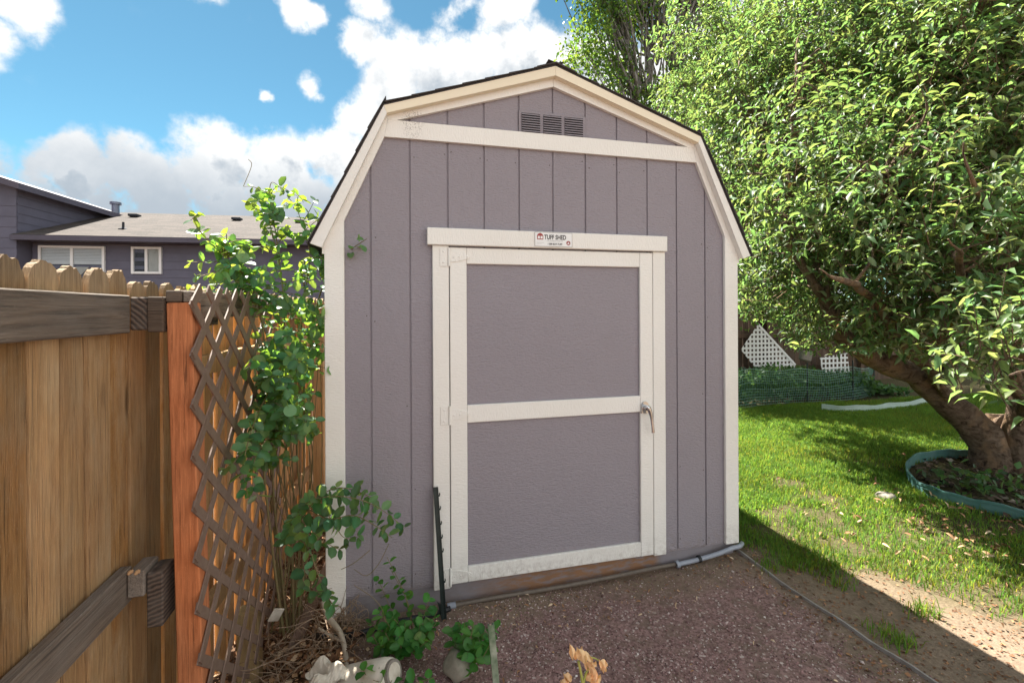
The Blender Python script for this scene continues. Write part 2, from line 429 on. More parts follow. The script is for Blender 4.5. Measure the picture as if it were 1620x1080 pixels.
def tintmat(name, ramp, rough=0.85, bump=0.0):
    m, t, b = mat(name)
    a = t.new('ShaderNodeAttribute', attribute_name='tint')
    s = t.new('ShaderNodeSeparateColor'); t.link(a.outputs['Color'], s.inputs[0])
    cr = t.new('ShaderNodeValToRGB'); t.link(s.outputs[0], cr.inputs[0])
    el = cr.color_ramp.elements
    el[0].position = ramp[0][0]; el[0].color = (*ramp[0][1], 1)
    el[1].position = ramp[-1][0]; el[1].color = (*ramp[-1][1], 1)
    for p, c in ramp[1:-1]:
        e = el.new(p); e.color = (*c, 1)
    t.link(cr.outputs[0], b.inputs['Base Color']); b.inputs['Roughness'].default_value = rough
    b.inputs['Specular IOR Level'].default_value = 0.25
    return m


CHIP = tintmat('gravel_chip', [(0, (0.085, 0.048, 0.044)), (0.3, (0.21, 0.115, 0.108)), (0.6, (0.32, 0.185, 0.175)), (0.85, (0.38, 0.27, 0.25)), (0.95, (0.55, 0.45, 0.42)), (1, (0.72, 0.66, 0.62))])
LITTER = tintmat('leaf_litter', [(0, (0.09, 0.045, 0.025)), (0.4, (0.27, 0.135, 0.07)), (0.75, (0.42, 0.25, 0.13)), (1, (0.62, 0.48, 0.33))])
MULCH = tintmat('bed_mulch', [(0, (0.03, 0.02, 0.015)), (0.5, (0.09, 0.06, 0.045)), (0.85, (0.17, 0.12, 0.09)), (1, (0.4, 0.33, 0.28))])


def ground_mat():
    m, t, b = mat('yard_ground')
    tc = t.new('ShaderNodeTexCoord'); v = tc.outputs['Object']
    s = t.new('ShaderNodeSeparateXYZ'); t.link(v, s.inputs[0])
    X, Y = s.outputs[0], s.outputs[1]
    wob = t.math('MULTIPLY', t.math('SUBTRACT', t.noise(v, 1.6, 4, 0.6), 0.5), 0.9)
    fine = t.noise(v, 70, 4, 0.7); mid = t.noise(v, 9, 4, 0.65)
    speck = t.voro(v, 95, out=1)
    sp = t.new('ShaderNodeSeparateColor'); t.link(speck, sp.inputs[0])
    grav = t.mix(sp.outputs[0], (0.150, 0.092, 0.084), (0.34, 0.22, 0.20))
    grav = t.mix(t.rng(sp.outputs[1], 0.93, 0.96), grav, (0.5, 0.42, 0.38))
    grav = t.mix(t.rng(mid, 0.47, 0.64, 0, 0.65), grav, (0.175, 0.130, 0.098))
    dirt = t.mix(t.rng(fine, 0.3, 0.7), (0.155, 0.112, 0.080), (0.285, 0.213, 0.152))
    dirt = t.mix(t.rng(mid, 0.5, 0.7, 0, 0.5), dirt, (0.11, 0.085, 0.06))
    soil = t.mix(t.rng(fine, 0.35, 0.65), (0.060, 0.052, 0.024), (0.125, 0.105, 0.052))
    leafy = t.mix(t.rng(fine, 0.3, 0.7), (0.06, 0.035, 0.022), (0.17, 0.10, 0.06))
    fg = t.math('MULTIPLY', t.rng(t.math('ADD', X, wob), 2.25, 2.55, 1, 0, True), t.rng(t.math('ADD', Y, t.math('MULTIPLY', wob, 0.7)), -0.30, -0.02, 1, 0, True))
    cc = t.mix(fg, dirt, grav)
    lawn = t.rng(t.math('ADD', t.math('ADD', X, t.math('MULTIPLY', Y, 0.9)), wob), 2.2, 3.2, 0, 1, True)
    lawn = t.math('MULTIPLY', lawn, t.rng(X, 2.45, 2.6))
    cc = t.mix(lawn, cc, soil)
    cc = t.mix(t.rng(t.math('ADD', X, t.math('MULTIPLY', wob, 0.3)), 0.02, 0.25, 1, 0, True), cc, leafy)
    t.link(cc, b.inputs['Base Color']); b.inputs['Roughness'].default_value = 0.95
    b.inputs['Specular IOR Level'].default_value = 0.15
    h = t.math('ADD', t.math('MULTIPLY', fine, 0.5), t.math('MULTIPLY', sp.outputs[2], 0.5))
    t.link(t.bump(h, 0.8, 0.012), b.inputs['Normal'])
    return m


GROUND = ground_mat()


def shingle_far():
    m, t, b = mat('house_shingles')
    tc = t.new('ShaderNodeTexCoord'); v = tc.outputs['Object']
    br = t.new('ShaderNodeTexBrick'); t.link(v, br.inputs[0])
    br.inputs['Scale'].default_value = 1.0; br.inputs['Brick Width'].default_value = 0.34; br.inputs['Row Height'].default_value = 0.145
    br.inputs['Mortar Size'].default_value = 0.006; br.inputs['Color1'].default_value = (0.080, 0.060, 0.050, 1); br.inputs['Color2'].default_value = (0.036, 0.027, 0.022, 1)
    br.inputs['Mortar'].default_value = (0.016, 0.014, 0.013, 1); br.inputs['Bias'].default_value = 0.1
    nz = t.noise(v, 24, 4, 0.7)
    t.link(t.mix(t.rng(nz, 0.4, 0.7, 0, 0.45), br.outputs[0], (0.105, 0.088, 0.077)), b.inputs['Base Color'])
    b.inputs['Roughness'].default_value = 0.95
    t.link(t.bump(t.math('ADD', br.outputs[1], nz), 0.4, 0.02), b.inputs['Normal'])
    return m


HSHINGLE = shingle_far()
HSIDING = plain('house_siding_paint', (0.118, 0.115, 0.160), 0.7, var=0.35, scale=3, bump=0.05)
HTRIM = plain('house_fascia_paint', (0.085, 0.075, 0.105), 0.6, var=0.3, scale=3, bump=0)
HWHITE = plain('white_window_frame', (0.75, 0.75, 0.76), 0.45, var=0.1, bump=0)
HBLIND = plain('window_blind', (0.62, 0.62, 0.60), 0.6, var=0.2, scale=8, bump=0)
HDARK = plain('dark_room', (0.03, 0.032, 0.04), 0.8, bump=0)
HGLASS, _t, _b = mat('window_glass')
_b.inputs['Base Color'].default_value = (0.9, 0.95, 1, 1); _b.inputs['Roughness'].default_value = 0.03
_b.inputs['Transmission Weight'].default_value = 1.0; _b.inputs['IOR'].default_value = 1.15
CURTAIN = plain('window_curtain', (0.45, 0.43, 0.38), 0.8, var=0.3, scale=6, bump=0)
GALV = plain('galvanised_vent', (0.16, 0.17, 0.22), 0.4, 0.6, var=0.3)


# ------------------------------------------------------------------ mesh helpers
def mesh_obj(name, verts, faces, material, parent=None, smooth=False, tint=None, origin=None):
    me = bpy.data.meshes.new(name)
    verts = np.asarray(verts, dtype=np.float32).reshape(-1, 3)
    if origin is not None: verts = verts - np.asarray(origin, dtype=np.float32)
    me.from_pydata(verts.tolist() if len(verts) < 3000 else verts, [], faces if len(verts) < 3000 else faces)
    if material: me.materials.append(material)
    if smooth: me.polygons.foreach_set('use_smooth', np.ones(len(me.polygons), dtype=bool))
    if tint is not None: add_tint(me, tint)
    me.update()
    o = bpy.data.objects.new(name, me); col.objects.link(o)
    if origin is not None: o.location = origin
    if parent: o.parent = parent
    return o


def add_tint(me, tint):
    a = me.attributes.new('tint', 'FLOAT_COLOR', 'POINT')
    c = np.ones((len(me.vertices), 4), dtype=np.float32); c[:, :3] = tint
    a.data.foreach_set('color', c.ravel())


def raw_mesh(name, verts, loops, nper, material, smooth=False, tint=None, parent=None):
    """big mesh from numpy: loops is a flat index array, nper loops in each face (array or int)"""
    me = bpy.data.meshes.new(name)
    nv = len(verts); nl = len(loops)
    if np.isscalar(nper): nper = np.full(nl // nper, nper, dtype=np.int32)
    me.vertices.add(nv); me.vertices.foreach_set('co', np.asarray(verts, dtype=np.float32).ravel())
    me.loops.add(nl); me.loops.foreach_set('vertex_index', np.asarray(loops, dtype=np.int32).ravel())
    me.polygons.add(len(nper))
    st = np.concatenate(([0], np.cumsum(nper)[:-1])).astype(np.int32)
    me.polygons.foreach_set('loop_start', st); me.polygons.foreach_set('loop_total', np.asarray(nper, dtype=np.int32))
    if smooth: me.polygons.foreach_set('use_smooth', np.ones(len(nper), dtype=bool))
    me.update(calc_edges=True); me.validate()
    if material: me.materials.append(material)
    if tint is not None: add_tint(me, tint)
    o = bpy.data.objects.new(name, me); col.objects.link(o)
    if parent: o.parent = parent
    return o


def empty(name, loc=(0, 0, 0)):
    o = bpy.data.objects.new(name, None); o.empty_display_size = 0.1
    o.location = loc; col.objects.link(o); return o


def child(o, parent):
    """parent without moving"""
    o.parent = parent
    o.matrix_parent_inverse = Matrix.Translation(-Vector(parent.location)) if parent.type == 'EMPTY' or parent.location.length else Matrix()
    return o


def tag(o, label=None, cat=None, group=None, kind=None):
    if label: o['label'] = label
    if cat: o['category'] = cat
    if group: o['group'] = group
    if kind: o['kind'] = kind
    return o


class MB:
    def __init__(s): s.v = []; s.f = []
    def add(s, verts, faces):
        k = len(s.v); s.v += [tuple(p) for p in verts]; s.f += [tuple(i + k for i in f) for f in faces]; return s
    def box(s, x0, x1, y0, y1, z0, z1, c=0.0):
        if c <= 0:
            v = [(x, y, z) for x in (x0, x1) for y in (y0, y1) for z in (z0, z1)]
            return s.add(v, [(0, 1, 3, 2), (4, 6, 7, 5), (0, 4, 5, 1), (2, 3, 7, 6), (0, 2, 6, 4), (1, 5, 7, 3)])
        lo = (x0, y0, z0); hi = (x1, y1, z1); V = []; idx = {}
        for i in range(8):
            sgn = [(i >> k) & 1 for k in range(3)]
            for a in range(3):
                p = [hi[k] if sgn[k] else lo[k] for k in range(3)]
                for k in range(3):
                    if k != a: p[k] += -c if sgn[k] else c
                idx[(i, a)] = len(V); V.append(tuple(p))
        F = []
        def ordq(ids):
            cen = np.mean([V[q] for q in ids], axis=0); mid = np.array([(a + b) / 2 for a, b in zip(lo, hi)])
            n = cen - mid; n = n / (np.linalg.norm(n) + 1e-9)
            t0 = np.array(V[ids[0]]) - cen; t0 -= n * (t0 @ n); t0 /= np.linalg.norm(t0) + 1e-12; t1 = np.cross(n, t0)
            return tuple(sorted(ids, key=lambda q: math.atan2((np.array(V[q]) - cen) @ t1, (np.array(V[q]) - cen) @ t0)))
        for a in range(3):
            for sg in (0, 1): F.append(ordq([idx[(i, a)] for i in range(8) if ((i >> a) & 1) == sg]))
        for a in range(3):
            b, d = [k for k in range(3) if k != a]
            for sb in (0, 1):
                for sd in (0, 1):
                    ii = [i for i in range(8) if ((i >> b) & 1) == sb and ((i >> d) & 1) == sd]
                    F.append(ordq([idx[(i, b)] for i in ii] + [idx[(i, d)] for i in ii]))
        for i in range(8): F.append(ordq([idx[(i, a)] for a in range(3)]))
        return s.add(V, F)
    def prism(s, poly, y0, y1):
        """polygon of (x, z) extruded from y0 (front) to y1"""
        n = len(poly)
        v = [(x, y0, z) for x, z in poly] + [(x, y1, z) for x, z in poly]
        return s.add(v, [tuple(range(n)), tuple(range(2 * n - 1, n - 1, -1))] + [((i + 1) % n, i, n + i, n + (i + 1) % n) for i in range(n)])
    def prismX(s, poly, x0, x1):
        n = len(poly)
        v = [(x0, y, z) for y, z in poly] + [(x1, y, z) for y, z in poly]
        return s.add(v, [tuple(range(n)), tuple(range(2 * n - 1, n - 1, -1))] + [((i + 1) % n, i, n + i, n + (i + 1) % n) for i in range(n)])
    def tube(s, pts, rad, n=6, cap=True):
        pts = [np.asarray(p, float) for p in pts]
        if np.isscalar(rad): rad = [rad] * len(pts)
        k = len(s.v); prev = None
        for i, p in enumerate(pts):
            d = pts[min(i + 1, len(pts) - 1)] - pts[max(i - 1, 0)]; d /= np.linalg.norm(d) + 1e-12
            if prev is None:
                a = np.array((0, 0, 1.0)) if abs(d[2]) < 0.9 else np.array((1.0, 0, 0))
                u = np.cross(a, d)
            else: u = prev - d * (prev @ d)
            u /= np.linalg.norm(u) + 1e-12; prev = u; w = np.cross(d, u)
            for j in range(n):
                an = 2 * math.pi * j / n
                s.v.append(tuple(p + rad[i] * (u * math.cos(an) + w * math.sin(an))))
        for i in range(len(pts) - 1):
            for j in range(n):
                a = k + i * n + j; b = k + i * n + (j + 1) % n
                s.f.append((a, b, b + n, a + n))
        if cap:
            s.f.append(tuple(k + j for j in range(n - 1, -1, -1))); m = k + (len(pts) - 1) * n
            s.f.append(tuple(m + j for j in range(n)))
        return s
    def rot(s, piv, axis, ang):
        q = Matrix.Rotation(ang, 3, axis); P = Vector(piv)
        s.v = [tuple(q @ (Vector(p) - P) + P) for p in s.v]; return s
    def build(s, name, m, parent=None, smooth=False, tint=None, origin=None):
        return mesh_obj(name, s.v, s.f, m, parent, smooth, tint, origin)


def bx(name, m, parent, x0, x1, y0, y1, z0, z1, c=0.003):
    return MB().box(x0, x1, y0, y1, z0, z1, c).build(name, m, parent)


def clip(poly, a, b, c):
    """keep the part of a polygon with a*x + b*z <= c"""
    out = []
    for i in range(len(poly)):
        p, q = poly[i], poly[(i + 1) % len(poly)]
        dp, dq = a * p[0] + b * p[1] - c, a * q[0] + b * q[1] - c
        if dp <= 0: out.append(p)
        if dp * dq < 0:
            k = dp / (dp - dq); out.append((p[0] + k * (q[0] - p[0]), p[1] + k * (q[1] - p[1])))
    return out


def smooth_path(pts, n=6):
    """Catmull-Rom through points"""
    P = [np.asarray(p, float) for p in pts]; P = [2 * P[0] - P[1]] + P + [2 * P[-1] - P[-2]]; out = []
    for i in range(1, len(P) - 2):
        for k in range(n):
            t = k / n; a, b, c, d = P[i - 1], P[i], P[i + 1], P[i + 2]
            out.append(0.5 * ((2 * b) + (-a + c) * t + (2 * a - 5 * b + 4 * c - d) * t * t + (-a + 3 * b - 3 * c + d) * t ** 3))
    out.append(P[-2]); return out


# ------------------------------------------------------------------ ground
def sstep(x, a, b):
    t = np.clip((x - a) / (b - a), 0, 1); return t * t * (3 - 2 * t)


def vnoise(x, y, f, seed=0):
    r = np.random.default_rng(seed); tab = r.random((64, 64))
    xf = np.asarray(x) * f; yf = np.asarray(y) * f
    xi = np.floor(xf).astype(int); yi = np.floor(yf).astype(int); u = xf - xi; w = yf - yi
    u = u * u * (3 - 2 * u); w = w * w * (3 - 2 * w)
    g_ = lambda i, j: tab[i % 64, j % 64]
    return (g_(xi, yi) * (1 - u) + g_(xi + 1, yi) * u) * (1 - w) + (g_(xi, yi + 1) * (1 - u) + g_(xi + 1, yi + 1) * u) * w


def gz(x, y):
    x = np.asarray(x, float); y = np.asarray(y, float)
    bank = -0.36 * (1 - sstep(x, -0.42, 0.10))
    bumps = (vnoise(x, y, 1.3, 3) - 0.5) * 0.03 + (vnoise(x, y, 6, 4) - 0.5) * 0.016 + (vnoise(x, y, 17, 5) - 0.5) * 0.008
    near = (np.abs(x) < 40) & (np.abs(y) < 40)
    shed_lift = 0.03 * sstep(x, 1.6, 2.4) * (1 - sstep(x, 2.5, 3.2)) * sstep(y, -0.6, 0.0) * (1 - sstep(y, 0.3, 1.0))
    return bank + np.where(near, bumps, 0) - 0.012 + shed_lift


gx = np.concatenate((-np.geomspace(400, 2.2, 22), np.arange(-2.0, 5.0, 0.05), np.arange(5.0, 13, 0.16), np.geomspace(13.3, 400, 20)))
gy = np.concatenate((-np.geomspace(400, 3.2, 20), np.arange(-3.0, 2.0, 0.05), np.arange(2.0, 9, 0.16), np.geomspace(9.3, 400, 20)))
XX, YY = np.meshgrid(gx, gy, indexing='ij')
GV = np.stack((XX, YY, gz(XX, YY)), -1).reshape(-1, 3)
ny_ = len(gy); ii, jj = np.meshgrid(np.arange(len(gx) - 1), np.arange(ny_ - 1), indexing='ij')
a_ = (ii * ny_ + jj).ravel()
GL = np.stack((a_, a_ + ny_, a_ + ny_ + 1, a_ + 1), -1).ravel()
ground = raw_mesh('ground', GV, GL, 4, GROUND, smooth=True)
tag(ground, kind='structure')


# ------------------------------------------------------------------ shed
XC = 1.2195
shed = empty('garden_shed', (XC, 0, 0))
tag(shed, 'grey barn-style garden shed with cream trim and gambrel roof', 'shed')
SH = Vector((XC, 0, 0))


def part(o, p=None):
    p = p or shed
    return child(o, p)


def sbox(name, m, x0, x1, y0, y1, z0, z1, c=0.003, p=None):
    return part(MB().box(x0, x1, y0, y1, z0, z1, c).build(name, m), p)


SD = 3.05   # shed depth
# outlines of the gable (half width, height)
OUT = [(0, 2.995), (0.946, 2.675), (1.3055, 1.945)]
FIN = [(0, 2.940), (0.930, 2.634), (1.252, 1.928)]
TRI = [(0, 2.906), (0.905, 2.620)]           # inner edge of the upper rake trim
LIN = [(0.944, 2.535), (1.160, 2.074)]       # inner edge of the lower rake trim


def gable_clip(poly, inset=0.03):
    """clip a wall polygon to the gambrel outline, sitting behind the rake trim"""
    for sg in (1, -1):
        for (p, q) in ((FIN[0], FIN[1]), (FIN[1], FIN[2])):
            ax, az = (q[1] - p[1]), -(q[0] - p[0])
            n = math.hypot(ax, az); ax, az = -ax / n, -az / n
            if ax < 0: ax, az = -ax, -az
            cc_ = ax * p[0] + az * p[1] - inset
            poly = clip(poly, sg * ax, az, cc_ + sg * ax * XC)
            if len(poly) < 3: return poly
    return poly


# wall sheet behind the boards and the boards themselves
full = gable_clip([(0.0, 0.10), (2.438, 0.10), (2.438, 3.2), (0.0, 3.2)], 0.024)
part(MB().prism(full, 0.0075, 0.03).build('wall_sheet', SIDING))
P8 = 0.2032
for i in range(12):
    x0 = i * P8 + (0.0052 if i else 0.0); x1 = (i + 1) * P8 - (0.0052 if i < 11 else 0.0)
    jit = random.uniform(-0.0006, 0.0006)
    lowb = gable_clip([(x0, 0.115 + random.uniform(-.002, .002)), (x1, 0.115 + random.uniform(-.002, .002)), (x1, 2.57), (x0, 2.57)])
    part(MB().prism(lowb, jit, 0.0085).build('siding_board', SIDING))
    if 1 <= i <= 10:
        topb = gable_clip([(x0, 2.573), (x1, 2.573), (x1, 3.2), (x0, 3.2)])
        if len(topb) >= 3: part(MB().prism(topb, jit, 0.0085).build('siding_board', SIDING))
# side and back walls
sbox('side_wall', SIDING, 0.0, 0.02, 0.031, SD, 0.10, 2.05, 0)
sbox('side_wall', SIDING, 2.418, 2.438, 0.031, SD, 0.10, 2.05, 0)
part(MB().prism(full, SD - 0.02, SD).build('back_wall', SIDING))
# skirt under the siding
sk = MB(); n = 40
for i in range(n + 1):
    x = 0.035 + (2.447 - 0.035) * i / n
    zb = -0.055 if x > 0.12 else -0.03
    sk.v += [(x, 0.012, 0.118), (x, 0.012, zb), (x, 0.05, 0.118), (x, 0.05, zb)]
for i in range(n):
    a = i * 4; sk.f += [(a, a + 1, a + 5, a + 4), (a + 1, a + 3, a + 7, a + 5), (a + 2, a + 6, a + 7, a + 3)]
sk.f += [(0, 2, 3, 1), (n * 4, n * 4 + 1, n * 4 + 3, n * 4 + 2)]
part(sk.build('skirt', SKIRT))
sbox('side_skirt', SKIRT, 0.015, 0.033, 0.053, SD, -0.30, 0.118, 0)
sbox('side_skirt', SKIRT, 2.41, 2.43, 0.053, SD, -0.06, 0.118, 0)
# corner trim
for sg in (-1, 1):
    a, b = sorted((XC + sg * 1.1475, XC + sg * 1.244))
    z0 = 0.03 if sg < 0 else 0.108
    top = 2.06
    t_ = MB().box(a, b, -0.0225, 0.0, z0, top - 0.004, 0.003)
    part(t_.build('corner_trim', TRIMV))
# rake trim (flat on the wall) and fascia (proud, under the shingles)
for sg in (-1, 1):
    fx = lambda p: (XC + sg * p[0], p[1])
    upper = [fx((0.0006, 2.965)), fx((0.938, 2.648)), fx((0.925, 2.620)), fx((0.888, 2.6155)), fx((0.0006, 2.895))]
    lower = [fx((0.9385, 2.647)), fx((1.262, 1.94)), fx((1.246, 1.922)), fx((1.1475, 2.0575)), fx((1.1475, 2.074)), fx((0.944, 2.5262)), fx((0.9255, 2.619))]
    if sg < 0: upper.reverse(); lower.reverse()
    part(MB().prism(upper, -0.022, 0.0).build('rake_trim', TRIMH))
    part(MB().prism(lower, -0.0215, 0.0).build('rake_trim', TRIMV))
    fu = [fx((0.0006, 2.993)), fx((0.945, 2.674)), fx((0.930, 2.636)), fx((0.0006, 2.940))]
    fl = [fx((0.9455, 2.673)), fx((1.3045, 1.946)), fx((1.252, 1.928)), fx((0.9305, 2.635))]
    if sg < 0: fu.reverse(); fl.reverse()
    part(MB().prism(fu, -0.062, -0.0235).build('fascia', FASCIA_LIT))
    part(MB().prism(fl, -0.062, -0.0235).build('fascia', TRIMV))
    # back fascia board along the eave
    e0, e1 = sorted((XC + sg * 1.232, XC + sg * 1.254))
    sbox('eave_board', TRIMV, e0, e1, -0.02, SD, 1.90, 1.99, 0)
    so0, so1 = sorted((XC + sg * 1.205, XC + sg * 1.231))
    sbox('soffit', TRIMV, so0, so1, 0.03, SD, 1.985, 1.999, 0)
# crossbar
part(MB().prism([(XC - 0.9435, 2.5265), (XC + 0.9435, 2.5265), (XC + 0.9245, 2.6180), (XC - 0.9245, 2.6180)], -0.0205, 0.0).build('crossbar', TRIMH))
# header and jambs
sbox('door_header', TRIMH, 0.496, 1.9437, -0.041, 0.0, 1.961, 2.053)
sbox('door_jamb', TRIMV, 0.524, 0.6120, -0.024, 0.0, 0.092, 1.960)
sbox('door_jamb', TRIMV, 1.8540, 1.9374, -0.024, 0.0, 0.104, 1.960)
# door
door = sbox('door', SIDING, 0.6185, 1.8505, -0.0035, 0.004, 0.118, 1.950, 0)
sbox('gap_backing', DARKGAP, 0.60, 1.868, 0.0042, 0.0072, 0.11, 1.968, 0)
def dpart(name, m, *a, **k): return child(MB().box(*a, **k).build(name, m), door)
dpart('stile', TRIMV, 0.6175, 0.7095, -0.0225, -0.0036, 0.112, 1.9515, c=0.003)
dpart('stile', TRIMV, 1.7665, 1.8515, -0.0225, -0.0036, 0.112, 1.9515, c=0.003)
dpart('door_rail', TRIMH, 0.7105, 1.7655, -0.0220, -0.0036, 1.8630, 1.9510, c=0.003)
dpart('door_rail', TRIMH, 0.7105, 1.7655, -0.0220, -0.0036, 0.9880, 1.0850, c=0.003)
dpart('door_rail', TRIMH, 0.7105, 1.7655, -0.0220, -0.0036, 0.1125, 0.1980, c=0.003)
# hinges: plate on the jamb, knuckle and tapering strap on the door
for z in (1.898, 1.036, 0.156):
    h = MB()
    h.box(0.566, 0.607, -0.0275, -0.0241, z - 0.052, z + 0.050, 0.0015)
    h.tube([(0.6165, -0.029, z - 0.050), (0.6165, -0.029, z + 0.050)], 0.0062, 8)
    pts = [(0.6205, z - 0.026), (0.66, z - 0.024), (0.725, z - 0.006), (0.734, z + 0.004), (0.722, z + 0.013), (0.66, z + 0.030), (0.6205, z + 0.032)]
    h.prism(pts, -0.0275, -0.0226)
    for q in ((0.640, z), (0.672, z + 0.002), (0.716, z + 0.003), (0.586, z + 0.03), (0.586, z - 0.03)):
        h.tube([(q[0], -0.0278, q[1]), (q[0], -0.0310, q[1])], [0.0055, 0.003], 8)
    h.v = [(p[0] - 0.0033, p[1], p[2]) for p in h.v]
    child(h.build('hinge', TRIMH), door)
# lever handle
hd = MB()
hx, hz = 1.792, 1.016
ring = [(hx + 0.026 * math.cos(a) * 0.95, hz + 0.006 + 0.030 * math.sin(a)) for a in np.linspace(-0.35, math.pi + 0.35, 14)]
ring = [(hx + 0.025, hz - 0.034)] + ring + [(hx - 0.025, hz - 0.034)]
hd.prism(ring, -0.0345, -0.0228)
hd.tube([(hx, -0.0345, hz), (hx, -0.062, hz)], [0.016, 0.0135], 12)
hd.tube(smooth_path([(hx - 0.008, -0.066, hz + 0.012), (hx + 0.004, -0.070, hz - 0.002), (hx + 0.016, -0.071, hz - 0.04), (hx + 0.024, -0.070, hz - 0.085), (hx + 0.030, -0.069, hz - 0.125), (hx + 0.032, -0.068, hz - 0.146)], 4),
        [0.010 + 0.005 * math.exp(-((k - 4) / 4.0) ** 2) - 0.002 * math.sin(k / 20 * math.pi) for k in range(21)], 10)
hd.tube([(hx + 0.002, -0.078, hz + 0.0), (hx + 0.002, -0.0845, hz + 0.0)], [0.008, 0.0072], 10)
child(hd.build('door_handle', CHROME, smooth=False), door)
# gable vent
vent = part(MB().box(1.015, 1.424, -0.0075, -0.0012, 2.6195, 2.746, 0).build('gable_vent', SIDING))
for k, (a, b) in enumerate(((1.032, 1.142), (1.162, 1.272), (1.292, 1.406))):
    child(MB().box(a, b, -0.0095, -0.0076, 2.6255, 2.732, 0).build('vent_opening', DARKGAP), vent)
    for j in range(8):
        z = 2.6315 + j * 0.0135
        m_ = MB(); m_.prismX([(-0.0096, z - 0.0032), (-0.0096, z + 0.0032), (-0.0165, z - 0.0012), (-0.0165, z - 0.0058)], a, b)
        child(m_.build('louvre', SIDING), vent)
# roof deck and shingles
roof = MB()
for sg in (-1, 1):
    for (p, q) in ((OUT[0], OUT[1]), (OUT[1], OUT[2])):
        dx, dz = q[0] - p[0], q[1] - p[1]; L = math.hypot(dx, dz); nx, nz = -dz / L, dx / L
        if nz < 0 and nx < 0: nx, nz = -nx, -nz
        nx, nz = abs(dz) / L, abs(dx) / L
        pl = [(XC + sg * p[0], p[1]), (XC + sg * q[0], q[1]), (XC + sg * (q[0] + nx * 0.006), q[1] + nz * 0.006), (XC + sg * (p[0] + nx * 0.006), p[1] + nz * 0.006)]
        if sg > 0: pl.reverse()
        roof.prism(pl, -0.0635, SD + 0.06)
roof = part(roof.build('roof', SHINGLE))
shmesh = {}
def shingle_mesh(k):
    r_ = random.Random(k); w, l = 0.305, 0.19
    m_ = MB(); e = [r_.uniform(-0.008, 0.008) for _ in range(4)]
    # local: x down the slope, y along the eave, z up; thicker at the butt end
    v = [(0, 0, 0.001), (0, w, 0.001), (l + e[0], w, 0.003), (l + e[1], w * 0.5, 0.003), (l + e[2], 0, 0.003),
         (0, 0, 0.003), (0, w, 0.003), (l + e[0], w, 0.0095), (l + e[1], w * 0.5, 0.008), (l + e[2], 0, 0.010)]
    m_.add(v, [(0, 1, 2, 3, 4), (9, 8, 7, 6, 5), (4, 3, 8, 9), (3, 2, 7, 8), (0, 4, 9, 5), (2, 1, 6, 7), (1, 0, 5, 6)])
    me = bpy.data.meshes.new('shingle'); me.from_pydata(m_.v, [], m_.f); me.materials.append(SHINGLE); return me
shm = [shingle_mesh(k) for k in range(5)]
for sg in (-1, 1):
    for (p, q, n) in ((OUT[0], OUT[1], 7), (OUT[1], OUT[2], 6)):
        dx, dz = q[0] - p[0], q[1] - p[1]; L = math.hypot(dx, dz); nx, nz = abs(dz) / L, abs(dx) / L
        ex = Vector((sg * dx / L, 0, dz / L)); ez = Vector((sg * nx, 0, nz)); ey = ez.cross(ex)
        for r_ in range(n):
            s0 = L * (r_ + 1) / n - 0.19 + (0.010 if n == 6 else -0.006)
            base = Vector((XC + sg * p[0], 0, p[1])) + ex * s0 + ez * 0.0065
            off = -0.072 - (0.15 if r_ % 2 else 0.0) * 0.0
            for k in range(10):
                yy = off + k * 0.318 + random.uniform(-0.004, 0.004)
                if sg > 0: o0 = Vector((base.x, yy if ey.y > 0 else yy + 0.305, base.z))
                else: o0 = Vector((base.x, yy if ey.y > 0 else yy + 0.305, base.z))
                o = bpy.data.objects.new('shingle', random.choice(shm)); col.objects.link(o)
                mw = Matrix((ex, ey, ez)).transposed().to_4x4(); mw.translation = o0
                o.parent = roof; o.matrix_parent_inverse = Matrix.Translation(-SH); o.matrix_basis = mw
                o.parent = roof
# reset: shingle transforms are in world space, the roof sits under the shed empty
for o in roof.children:
    o.matrix_parent_inverse = Matrix()
# ridge cap
rc = MB()
for k in range(11):
    y0 = -0.075 + k * 0.29
    for sg in (-1, 1):
        p = [(XC, 3.0005 + 0.006), (XC + sg * 0.115, 3.0005 - 0.0325), (XC + sg * 0.115, 3.0005 - 0.026), (XC, 3.0005 + 0.0125)]
        if sg < 0: p.reverse()
        rc.prism(p, y0, y0 + 0.283)
child(rc.build('ridge_cap', SHINGLE), roof); roof.children[-1].matrix_parent_inverse = Matrix()

# maker's sign on the header
sign = part(MB().box(1.110, 1.336, -0.0445, -0.0412, 1.975, 2.056, 0).build('sign', WHITEMETAL))
def text_mesh(name, body, size, x, z, m, bold=0.0, sx=1.0, y=-0.0448, parent=None):
    cu = bpy.data.curves.new(name, 'FONT'); cu.body = body; cu.size = size; cu.offset = bold; cu.extrude = 0.0002
    o = bpy.data.objects.new(name, cu); col.objects.link(o)
    dg = bpy.context.evaluated_depsgraph_get(); me = bpy.data.meshes.new_from_object(o.evaluated_get(dg))
    bpy.data.objects.remove(o); me.materials.clear(); me.materials.append(m)
    me.transform(Matrix(((sx, 0, 0, x), (0, 0, -1, y), (0, 1, 0, z), (0, 0, 0, 1))))
    o = bpy.data.objects.new(name, me); col.objects.link(o)
    return child(o, parent)
text_mesh('lettering', 'TUFF SHED', 0.036, 1.166, 2.017, BLACKINK, 0.0011, 0.74, parent=sign)
text_mesh('small_lettering', 'THE LEADER IN STORAGE', 0.009, 1.180, 2.005, GREYINK, 0.0, 0.95, parent=sign)
text_mesh('phone_lettering', '1 800 BUY-TUFF', 0.015, 1.186, 1.985, BLACKINK, 0.0004, 0.85, parent=sign)
em = MB()
barn = [(1.124, 2.014), (1.160, 2.014), (1.161, 2.036), (1.155, 2.046), (1.142, 2.052), (1.129, 2.046), (1.123, 2.036)]
em.prism(barn, -0.0449, -0.0446)
child(em.build('barn_emblem', REDINK), sign)
em = MB()
